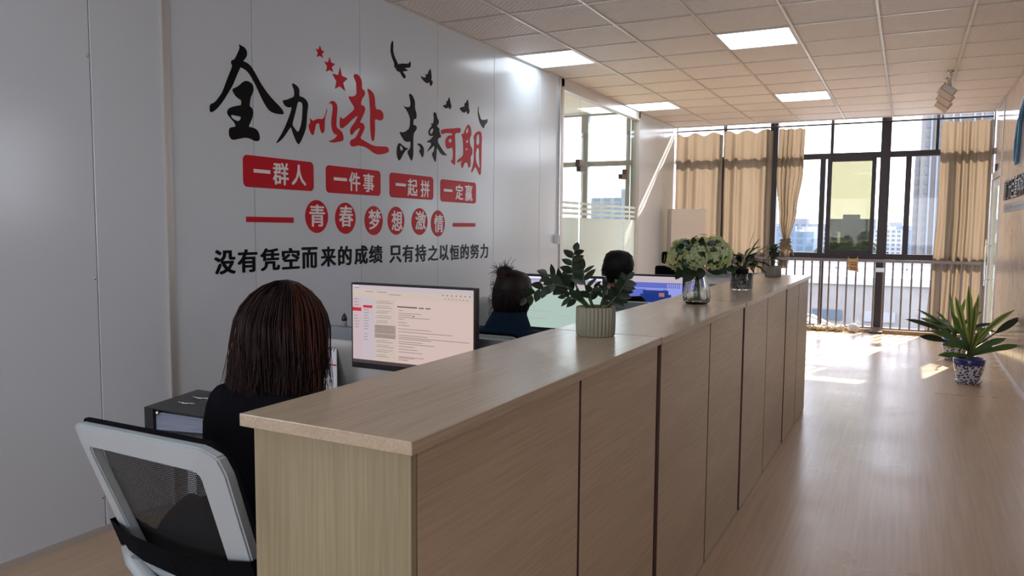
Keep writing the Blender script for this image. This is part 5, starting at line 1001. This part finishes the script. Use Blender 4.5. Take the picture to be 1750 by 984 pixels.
floor_pot(.563, 8.31, 'striped-leaf plant in a blue and white porcelain pot, nearer of two on the floor', LV)
floor_pot(.515, 9.75, 'leafy plant in a blue and white pot, mostly hidden behind the nearer floor plant', [(r.uniform(-1, 1), r.uniform(-1, 1), r.uniform(.3, 1), r.uniform(.3, .5), .045, r.uniform(.2, .8), r.choice(('leaf_mid', 'leaf_dark'))) for _ in range(20)])
# ------------------------------------------------ seated people
def skin_obj(verts, edges, radii, root=0, sub=2):
    me = bpy.data.meshes.new('s'); me.from_pydata([tuple(v) for v in verts], edges, []); o = bpy.data.objects.new('s', me); COL.objects.link(o)
    o.modifiers.new('k', 'SKIN'); sv = me.skin_vertices[0].data
    for i, r in enumerate(radii): sv[i].radius = r if isinstance(r, tuple) else (r, r); sv[i].use_root = (i == root)
    o.modifiers['k'].use_smooth_shade = True; s = o.modifiers.new('u', 'SUBSURF'); s.levels = sub; s.render_levels = sub
    return ev_mesh(o)
def head_mesh(c, tilt=0., turn=0., sc=1.0):
    n, m_ = 40, 30; vs = []; fs = []
    for i in range(m_+1):
        a = math.pi*i/m_
        for k in range(n):
            t = 2*math.pi*k/n; x = math.sin(a)*math.cos(t); y = math.sin(a)*math.sin(t); z = math.cos(a)
            px, py, pz = .074*x, .094*y, .118*z
            if z < 0: q = min(1, -z); px *= 1-.28*q**1.5; py *= 1-.10*q if y > 0 else 1-.35*q
            if y > 0:      # face
                f = y**2; g = lambda u, v, su, sv: math.exp(-((x-u)/su)**2-((z-v)/sv)**2)
                py += f*(.020*g(0, -.22, .16, .20)+.010*g(0, -.08, .10, .18)-.010*g(.38, .02, .20, .14)-.010*g(-.38, .02, .20, .14)+.007*g(0, -.52, .30, .07)+.006*g(0, -.85, .35, .2)+.005*g(0, .18, .7, .10))
            vs.append(Vector((px, py, pz))*sc)
    for i in range(m_):
        for k in range(n): k2 = (k+1) % n; fs.append((i*n+k, (i+1)*n+k, (i+1)*n+k2, i*n+k2))
    M = Matrix.Translation(c) @ Matrix.Rotation(turn, 4, 'Z') @ Matrix.Rotation(tilt, 4, 'X')
    mb = MB(); mb.add([M @ v for v in vs], fs)
    for s in (-1, 1):
        e = MB(); e.ball((0, 0, 0), (.010, .018, .032), 12, 8); Me = M @ Matrix.Translation((s*.076*sc, -.004, -.008)) @ Matrix.Rotation(s*.35, 4, 'Z') @ Matrix.Rotation(-.2, 4, 'X')
        mb.add([Me @ Vector(v) for v in e.v], e.f)
    return mb, M
def hand_parts(w, d, side):
    """palm and five separate bent fingers from the wrist w along direction d, palm down"""
    d = Vector(d).normalized(); s = d.cross(Vector((0, 0, 1))).normalized(); up = Vector((0, 0, 1)); out = []
    w = Vector(w); out.append(skin_obj([w-d*.02, w+d*.03, w+d*.075], [(0, 1), (1, 2)], [(.022, .017), (.034, .014), (.036, .012)], 0, 1))
    for k, (off, ln) in enumerate(((-.030, .062), (-.010, .074), (.010, .078), (.029, .070))):
        off *= side*-1; b = w+d*.070+s*off; L = ln
        out.append(skin_obj([b, b+d*L*.45+up*.010+s*off*.15, b+d*L*.78-up*.004+s*off*.2, b+d*L-up*.020+s*off*.2], [(0, 1), (1, 2), (2, 3)], [.0095, .0088, .0080, .0065], 0, 1))
    b = w+d*.02-s*side*.022*-1*-1; b = w+d*.022+s*side*(-.024)
    out.append(skin_obj([b, b+d*.028-s*side*.022, b+d*.055-s*side*.026-up*.010], [(0, 1), (1, 2)], [.012, .0105, .008], 0, 1))
    return out
def person(x, y, lab, top='black_cloth', head_turn=0., tilt=-.12, zs=1.0, elbow=(.24, .25), hair=None, reach=.36, sleeve=1.25, sw=.165, sh=0., ch=1.):
    t = thing('person', (x, y, 0), lab, 'person', 'people seated at the desks')
    P = lambda a, b, c: Vector((x+a, y+b, c*zs))
    # trunk, legs, arms as one skeleton
    V = [P(0, 0, .53), P(0, -.005, .66), P(0, 0, .80), P(0, .005, .92), P(0, .015, .985+sh*.6), P(0, .03, 1.04+sh*.4), P(0, .055, 1.10)]
    Rr = [(.165, .12), (.145, .105), (.165*ch, .11), (.17*ch, .10), (.10, .075), (.055, .055), (.052, .054)]
    Ed = [(0, 1), (1, 2), (2, 3), (3, 4), (4, 5), (5, 6)]
    for s, eb in ((-1, elbow[0]), (1, elbow[1])):
        k = len(V); V += [P(s*sw, .01, .945+sh), P(s*(eb-.02), .04, .85), P(s*eb, .09, .735), P(s*.19, .24, .765), P(s*.13, reach, .785)]
        Rr += [(.060*sleeve, .062*sleeve), (.050*sleeve, .052*sleeve), (.044*sleeve,)*2, (.036*sleeve,)*2, (.027, .024)]
        Ed += [(3, k), (k, k+1), (k+1, k+2), (k+2, k+3), (k+3, k+4)]
        k = len(V); V += [P(s*.10, .05, .535), P(s*.13, .25, .53), P(s*.14, .44, .50), P(s*.14, .43, .28), P(s*.14, .41, .09), P(s*.145, .50, .045), P(s*.15, .58, .035)]
        Rr += [(.095, .085), (.080, .075), (.062, .062), (.055, .055), (.040, .042), (.042, .036), (.036, .026)]
        Ed += [(0, k)]+[(k+i, k+i+1) for i in range(6)]
    body = MB(); me = skin_obj(V, Ed, Rr); body.add([v.co for v in me.vertices], [tuple(p.vertices) for p in me.polygons]); bpy.data.meshes.remove(me)
    hc = P(0, .085, 1.165); hm, HM = head_mesh(hc, tilt, head_turn); body.add(hm.v, hm.f)
    for s in (-1, 1):
        for q in hand_parts(P(s*.13, reach-.005, .785), (-s*.12, 1, -.08), s): body.add([v.co for v in q.vertices], [tuple(p.vertices) for p in q.polygons]); bpy.data.meshes.remove(q)
    o = bpy.data.objects.new('b', body.mesh()); COL.objects.link(o); r = o.modifiers.new('r', 'REMESH'); r.mode = 'VOXEL'; r.voxel_size = .0062; r.use_smooth_shade = True
    sm = o.modifiers.new('s', 'SMOOTH'); sm.factor = .5; sm.iterations = 2
    me = ev_mesh(o)
    if len(me.polygons) < 500: print('REMESH FAILED')
    for q in (top, 'skin', 'dark_trousers', 'black_plastic', 'lips'): me.materials.append(MATS[q])
    inv = HM.inverted()
    for p in me.polygons:
        c = p.center; h = inv @ c; lx, ly, lz = c.x-x, c.y-y, c.z/zs
        if h.length < .16 and lz > 1.06 and (h.z > -.125): mi = 1
        elif lz > 1.045: mi = 1
        elif ly > reach-.035 and lz > .70: mi = 1
        elif lz < .07 or (lz < .10 and ly > .44): mi = 3
        elif lz < .585 or (ly > .16 and lz < .62): mi = 2
        else: mi = 0
        if mi == 1 and h.y > .085 and abs(h.x) < .022 and abs(h.z+.062) < .0075: mi = 4
        p.material_index = mi
    link('body', me, None, t, smooth=True)
    for s in (-1, 1):
        e = MB(); e.ball(HM @ Vector((s*.028, .0785, .002)), .0115, 12, 8); ey = e.build('eye', 'eye_white', t, smooth=True)
        e = MB(); e.ball(HM @ Vector((s*.028, .0865, .002)), (.0055, .0042, .0055), 10, 6); e.build('iris', 'eye_iris', ey, smooth=True)
    return t, HM, P
def strand(mb, pts, r0, r1=.0004):
    n = len(pts); mb.tube(pts, [r0+(r1-r0)*(i/(n-1))**2 for i in range(n)], 3, cap=False)
def collar(t, P, m, z0=1.0, z1=1.075, r0=(.095, .085), r1=(.066, .064), name='collar'):
    c = MB(); n = 28; vs = []; prof = [(r0, z0, .0), (((r0[0]+r1[0])/2, (r0[1]+r1[1])/2), (z0*.45+z1*.55), .01), (r1, z1, .022), ((r1[0]-.008, r1[1]-.008), z1-.002, .022), ((r1[0]-.010, r1[1]-.010), z1-.03, .018)]
    for (rr, z, dy) in prof:
        for k in range(n): a = 6.2832*k/n; vs.append(P(rr[0]*math.cos(a), .03+dy+rr[1]*math.sin(a), z-.018*max(0, math.sin(a))))
    c.add(vs, [(j*n+i, j*n+(i+1) % n, (j+1)*n+(i+1) % n, (j+1)*n+i) for j in range(len(prof)-1) for i in range(n)]); return c.build(name, m, t, smooth=True)

# --- long-haired woman nearest the camera
t, HM, P = person(-1.437, 1.415, 'person with shoulder-length reddish-brown hair in a black top, nearest the camera, seen from behind', 'black_cloth', elbow=(.165, .175), zs=.985, sleeve=1.0, sw=.128, sh=.045, ch=.9)
collar(t, P, 'black_cloth', 1.0, 1.06)
rn = random.Random(2); hb = MB(); hs = MB(); ha = MB()
def hp(a, rx, ry, z, cy=.0): return HM @ Vector((rx*math.sin(a), cy-ry*math.cos(a), z))
# smooth under-shell from crown to shoulders, open at the face
n = 40; rows = [(.012, .015, .136), (.055, .068, .124), (.080, .094, .095), (.092, .104, .055), (.096, .104, .01), (.103, .102, -.04), (.112, .100, -.09), (.118, .094, -.130), (.116, .085, -.150)]
vs = []
for j, (rx, ry, z) in enumerate(rows):
    op = .35 if j > 2 else 0
    for k in range(n+1):
        a = (-math.pi+op*math.pi*.5)+(2*math.pi-op*math.pi)*k/n; vs.append(hp(a, rx, ry, z, -.006))
hb.add(vs, [(j*(n+1)+k, j*(n+1)+k+1, (j+1)*(n+1)+k+1, (j+1)*(n+1)+k) for j in range(len(rows)-1) for k in range(n)]); hb.build('hair_underlayer', 'hair_brown', t, smooth=True)
for i in range(1500):
    a = rn.gauss(0, 1.25)
    if abs(a) > 2.35: a = rn.uniform(-2.3, 2.3)
    fl = rn.uniform(.94, 1.10); wob = rn.uniform(-.018, .020); end = -.140-rn.random()*.075+ (.05*max(0, abs(a)-1.5)); w2 = rn.uniform(0, 6.28); stray = rn.random() < .035
    pts = []
    for j in range(12):
        u = j/11
        if u < .5:
            th = u/.5*1.50; rx, ry, z = .102*math.sin(th), .112*math.sin(th), .002+.138*math.cos(th)
        else:
            v = (u-.5)/.5; sidef = abs(math.sin(a)); rx = .102+v*(.030+.014*math.sin(3.2*v+w2)+(.026 if a < 0 else 0))-(.012*v*v); ry = .110-.012*v; z = .002+.010+(end)*v
        k = fl if not stray else fl*(1+.16*math.sin(3*u))
        k *= 1+.035*math.sin(4*a+2)*u+.03*math.sin(9*a)*u*u
        pts.append(hp(a*(1-.05*u)+.11*math.sin(5*u+w2)*u*u, rx*k+wob*u, ry*k, z+(.006 if stray else 0), -.008))
    strand(ha if (1.0 < a < 2.2 and rn.random() < .42) else hs, pts, rn.uniform(.0012, .0022))
for i in range(60):      # flyaway wisps
    a = rn.uniform(-2, 1.8); z = rn.uniform(-.12, .13); q = math.sqrt(max(.05, 1-(max(z, 0)/.14)**2)); p = hp(a, .108*q+(.02 if z < -.05 else 0), .114*q, z, -.006); d = (p-HM.translation).normalized()
    strand(hs, [p, p+d*rn.uniform(.006, .016)+Vector((0, 0, -.012)), p+d*rn.uniform(.004, .022)+Vector((rn.uniform(-.01, .01), 0, -.05)), p+d*rn.uniform(-.01, .02)+Vector((0, 0, -.09))], .0009)
hs.build('hair', 'hair_brown', t, smooth=True); ha.build('hair_highlight', 'hair_auburn', t, smooth=True, label='auburn strands on the right side')

# --- woman with a messy bun, navy high-collared jacket
t, HM, P = person(-1.665, 3.16, 'person with a messy dark bun and navy high-collared jacket at the second desk', 'navy_cloth', elbow=(.25, .25), zs=.945, sleeve=1.75, head_turn=-.15)
collar(t, P, 'navy_cloth', .985, 1.10, (.13, .105), (.080, .076)); 
m = MB()
for s in (-1, 1):
    m.tube([P(s*.06, .08, 1.02), P(s*.12, .06, 1.0), P(s*.19, .02, .955), P(s*.235, .03, .88)], [.012, .014, .012, .006], 7)
m.build('jacket_seam', 'navy_cloth', t, smooth=True)
hb = MB(); vs = []; n = 36; rows = [(.010, .012, .132), (.050, .062, .122), (.076, .092, .095), (.087, .104, .05), (.088, .102, .0), (.080, .090, -.05), (.064, .078, -.085), (.05, .066, -.105)]
def hp(a, rx, ry, z, cy=.0): return HM @ Vector((rx*math.sin(a), cy-ry*math.cos(a), z))
for j, (rx, ry, z) in enumerate(rows):
    op = (0, 0, .5, .8, .95, 1.0, 1.1, 1.2)[j]
    for k in range(n+1): a = (-math.pi+op)+(2*math.pi-2*op)*k/n; vs.append(hp(a, rx, ry, z, -.004))
hb.add(vs, [(j*(n+1)+k, j*(n+1)+k+1, (j+1)*(n+1)+k+1, (j+1)*(n+1)+k) for j in range(len(rows)-1) for k in range(n)])
bun = HM @ Vector((-.008, -.070, .112)); hb.ball(bun, (.042, .034, .034), 14, 10); hb.build('hair_cap', 'hair_reddish', t, smooth=True)
hs = MB(); rn = random.Random(8)
for i in range(520):      # swept up to the bun
    a = rn.uniform(-1.9, 1.9); z0 = rn.uniform(-.10, .03); p0 = hp(a, .086, .096 if z0 > -.06 else .082, z0, -.004); pts = []
    for j in range(8):
        u = j/7; q = HM.inverted() @ p0; l = Vector((q.x, q.y, q.z)).lerp(Vector((-.008, -.07, .105)), u); s = 1.0
        e = Vector((l.x/.092, l.y/.108, l.z/.132)); e = e.normalized() if e.length > 0 else e; k = 1+.06*rn.random()*(.3)
        pts.append(HM @ Vector((e.x*.092*k, e.y*.108*k, e.z*.134*k)))
    strand(hs, pts, .0016, .001)
for i in range(150):      # messy ends of the bun
    d = Vector((rn.gauss(0, 1), rn.gauss(0, .8), rn.gauss(.3, .7))).normalized(); L = rn.uniform(.008, .030); tw = Vector((rn.gauss(0, 1), rn.gauss(0, 1), rn.gauss(0, 1)))*.012
    c = bun+Vector((d.x*.034, d.y*.030, d.z*.026)); strand(hs, [c, c+d*L*.5+tw, c+d*L+tw*1.5-Vector((0, 0, .01))], .0014)
for i in range(90):       # loose wisps at the left side and nape
    a = rn.uniform(-1.9, -.8) if i % 2 else rn.uniform(-1.2, 1.9); z = rn.uniform(-.08, .08); p = hp(a, .090, .100, z, -.004); d = (p-HM.translation).normalized()
    strand(hs, [p, p+d*rn.uniform(.006, .022)+Vector((0, 0, -.012)), p+d*rn.uniform(.008, .026)+Vector((0, 0, -.035))], .0012)
hs.build('hair', 'hair_reddish', t, smooth=True)
m = MB(); m.tube([bun+Vector((.036*math.cos(a), .034*math.sin(a)+.004, -.018+.006*math.sin(3*a))) for a in [6.2832*i/16 for i in range(17)]], .006, 8); m.build('hair_tie', 'scrunchie', t, smooth=True)

# --- short-haired man, dark navy top
t, HM, P = person(-1.735, 4.86, 'person with short black hair and a dark top at the third desk', 'black_cloth', elbow=(.25, .24), zs=.985, sleeve=1.2, head_turn=-.2)
collar(t, P, 'black_cloth', .99, 1.055)
def hp(a, rx, ry, z, cy=.0): return HM @ Vector((rx*math.sin(a), cy-ry*math.cos(a), z))
hb = MB(); vs = []; rows = [(.012, .014, .138), (.058, .066, .130), (.086, .098, .107), (.100, .112, .06), (.101, .112, .01), (.084, .100, -.035), (.066, .084, -.068), (.050, .070, -.088)]
for j, (rx, ry, z) in enumerate(rows):
    op = (0, 0, .45, .85, 1.15, 1.35, 1.5, 1.6)[j]
    for k in range(n+1): a = (-math.pi+op)+(2*math.pi-2*op)*k/n; vs.append(hp(a, rx, ry, z, -.004))
hb.add(vs, [(j*(n+1)+k, j*(n+1)+k+1, (j+1)*(n+1)+k+1, (j+1)*(n+1)+k) for j in range(len(rows)-1) for k in range(n)]); hb.build('hair_cap', 'hair_black', t, smooth=True)
hs = MB()
for i in range(900):
    a = rn.uniform(-2.2, 2.2); z = rn.uniform(-.085, .135); q = math.sqrt(max(.02, 1-(max(z, 0)/.138)**2)); low = 1-.30*max(0, -z/.09)**1.5
    if abs(a) > 1.7 and z < .05: continue
    p = hp(a, .100*q*low, .112*q*low, z, -.004); d = (p-HM.translation).normalized(); g = Vector((rn.uniform(-.4, .4), rn.uniform(-.2, .4), -.9))
    strand(hs, [p-d*.004, p+d*.006+g*.010, p+d*.009+g*.024], .0018)
hs.build('hair', 'hair_black', t, smooth=True)
# ------------------------------------------------ outside the windows
# narrow ledge rail, roof terrace below, neighbouring low building with a sunlit roof deck
g = box('ground', (-60, 60, 12.3, 34, -2.5, -2.3), 'asphalt'); g['kind'] = 'structure'
g = box('ground', (-900, 900, 60, 1500, -31, -30), 'asphalt'); g['kind'] = 'structure'
t = thing('low_building', (0, 34, -2.3), 'wide low grey building with a pale sunlit roof terrace seen below the window sill', 'building')
box('facade', (-40, 40, 33, 52, -30, -.72), 'concrete', t); box('roof_terrace', (-40, 40, 33.2, 51.8, -.72, -.66), 'roof_deck', t)
m = MB(); m.box(-40, 40, 32.9, 33.25, -.72, -.42); m.box(-40, 40, 51.6, 51.9, -.72, -.10); m.build('parapet', 'roof_deck', t)
m = MB()
for z in (-.10, .12): m.box(-40, 40, 33.05, 33.10, z, z+.035)
for i in range(33): m.box(-40+2.5*i, -39.95+2.5*i, 33.05, 33.10, -.42, .12)
m.build('roof_railing', 'grey_plastic', t)
for i in range(14): box('window', (-9+1.9*i, -7.9+1.9*i, 32.93, 32.99, -2.15, -1.75), 'far_glass' if i % 3 == 0 else 'far_wall_pale_hazed', t)
t = thing('sloping_ramp', (-2, 24, -2.3), 'pale sloping concrete ramp on the terrace below the window', 'ramp')
m = MB(); m.add([(-2.7, 24, -2.3), (.6, 21, -2.3), (.6, 23, -2.3), (-2.7, 27, -2.3), (-2.7, 24, -1.35), (-2.7, 27, -1.35)], [(0, 1, 4), (2, 3, 5), (1, 2, 5, 4), (0, 4, 5, 3), (0, 3, 2, 1)]); m.build('slope', 'roof_deck', t)
m = MB(); m.tube([(-2.7, 24, -1.0), (.6, 21, -1.95)], .03, 6); m.tube([(-2.7, 24, -1.2), (.6, 21, -2.15)], .03, 6); m.build('handrail', 'grey_plastic', t)
t = thing('white_building', (-4.2, 22, -2.3), 'white building with stacked small windows close below on the left', 'building')
box('walls', (-8, -2.86, 22, 27, -30, -.62), 'roof_deck', t)
for j in range(7):
    for i in range(8): box('window', (-3.15-.55*i, -2.98-.55*i, 21.96, 22.0, -2.25+.23*j, -2.12+.23*j), 'far_glass', t)
def block(x, y, w, d, z1, m, lab, floors, cols, side=True, wm='far_glass', grp='buildings of the far city', z0=-30, zmin=-4):
    t = thing('city_building', (x, y, z0), lab, 'building', grp); box('walls', (x-w/2, x+w/2, y, y+d, z0, z1), m, t); fh = (z1-zmin)/floors; mb = MB()
    for j in range(floors):
        for i in range(cols): cw = w/cols; mb.box(x-w/2+cw*(i+.2), x-w/2+cw*(i+.8), y-.05*cw, y, zmin+fh*(j+.25), zmin+fh*(j+.8))
    o = mb.build('windows', wm, t); o['kind'] = 'stuff'
    box('roof_box', (x-w*.2, x+w*.15, y+d*.2, y+d*.6, z1, z1+abs(w)*.10), m, t); return t
spec = [(-.1345, 70, 4.6, 1.25, 'far_wall_blue', 'blue glass office block at the left of the skyline', 9, 6), (-.150, 140, 9, 1.3, 'far_wall_pale_hazed', 'pale block at the far left of the skyline', 8, 6),
        (-.105, 150, 9, 1.0, 'far_wall_pale_hazed', 'low pale block right of the blue glass block', 6, 7), (-.118, 260, 16, 3.2, 'far_wall_hazed', 'grey hazy block behind the blue glass block', 8, 8), (-.092, 200, 9, 1.9, 'far_wall_hazed', 'grey block left of the trees', 6, 6),
        (-.060, 170, 9, 3.6, 'far_wall_hazed', 'tallest grey block above the trees behind the tinted sash', 7, 6), (-.045, 195, 10, 2.6, 'far_wall_hazed', 'grey block right of the tallest one above the trees', 6, 7), (-.078, 220, 10, 2.2, 'far_wall_pale_hazed', 'pale block above the trees on the left', 6, 7),
        (-.030, 180, 8, 2.0, 'far_wall_hazed', 'grey block at the right edge of the tinted sash', 6, 6), (-.018, 120, 4.2, 1.5, 'far_wall_pale_hazed', 'pale block left of the tower', 9, 6), (-.008, 160, 6, 1.4, 'far_wall_blue', 'small blue-grey block left of the tower', 7, 5), (-.012, 240, 10, 2.6, 'far_wall_hazed', 'hazy block in the narrow pane', 7, 6),
        (-.26, 120, 14, 4, 'far_wall_pale_hazed', 'pale block seen through the glass partition', 8, 8), (-.33, 160, 20, 8, 'far_wall_hazed', 'tall hazy block seen through the glass partition', 12, 8)]
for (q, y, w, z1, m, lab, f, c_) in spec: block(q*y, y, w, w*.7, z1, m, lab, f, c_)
# the tall tower on the right, with ribbed facade and stepped left side
t = thing('tower', (3.4, 80, -30), 'very tall grey residential tower on the right, partly behind the right curtain', 'building')
box('walls', (.75, 12, 80, 92, -30, 42), 'tower_wall', t); box('lower_wing', (.30, .75, 80.5, 91, -30, 8.3), 'tower_wall', t)
m = MB()
for i in range(12):
    if i % 3: m.box(.9+.55*i, 1.05+.55*i, 79.7, 80, -30, 42)
m.build('pier', 'far_wall_hazed', t)
m = MB()
for j in range(60):
    z = -8+.85*j
    for i in range(8): m.box(1.1+.9*i, 1.6+.9*i, 79.93, 80.0, z, z+.5)
    if z < 7.5: m.box(.38, .66, 80.43, 80.5, z, z+.5)
o = m.build('windows', 'tower_glass', t); o['kind'] = 'stuff'
m = MB()
for j in range(60): m.box(2.9, 8.5, 79.75, 80, -8.1+.85*j, -8.0+.85*j)
m.build('floor_band', 'far_wall_hazed', t)
# trees between the buildings
def tree(x, y, z1, r, lab, seed):
    rr = random.Random(seed); t = thing('tree', (x, y, -30), lab, 'tree', 'trees beyond the terrace'); m = MB(); m.tube([(x, y, -30), (x, y, z1-r*.8)], [.3, .2], 8); m.build('trunk', 'stem_brown', t)
    m = MB()
    for i in range(26):
        a = rr.uniform(0, 6.28); q = rr.uniform(0, .8)*r; s = r*rr.uniform(.22, .42); m.ball((x+q*math.cos(a), y+q*math.sin(a), z1-s-abs(rr.gauss(0, .5))*r*.9-q*.35), (s, s, s*.85), 8, 6)
    me = m.mesh('crown')
    for v in me.vertices:
        nn = noise.noise_vector(v.co*1.6); v.co += nn*.35*r*.25
    link('crown', me, 'foliage_far', t)
for i, (q, y, z, r) in enumerate([(-.098, 60, -.1, 1.6), (-.086, 76, .0, 1.9), (-.074, 56, .80, 1.7), (-.062, 81, .75, 2.2), (-.050, 65, .7, 1.9), (-.040, 86, .65, 2.2), (-.030, 70, .25, 1.8), (-.110, 92, -1.3, 2.2)]):
    tree(q*y, y, z, r, ['dark tree at the far left of the tree belt', 'rounded tree second from the left of the belt', 'tree under the tallest grey block, left side', 'tree under the tallest grey block, right side', 'broad tree in the middle right of the belt', 'tree before the sash stile on the right', 'low tree at the right end of the belt', 'smallest tree near the blue block'][i], 30+i)
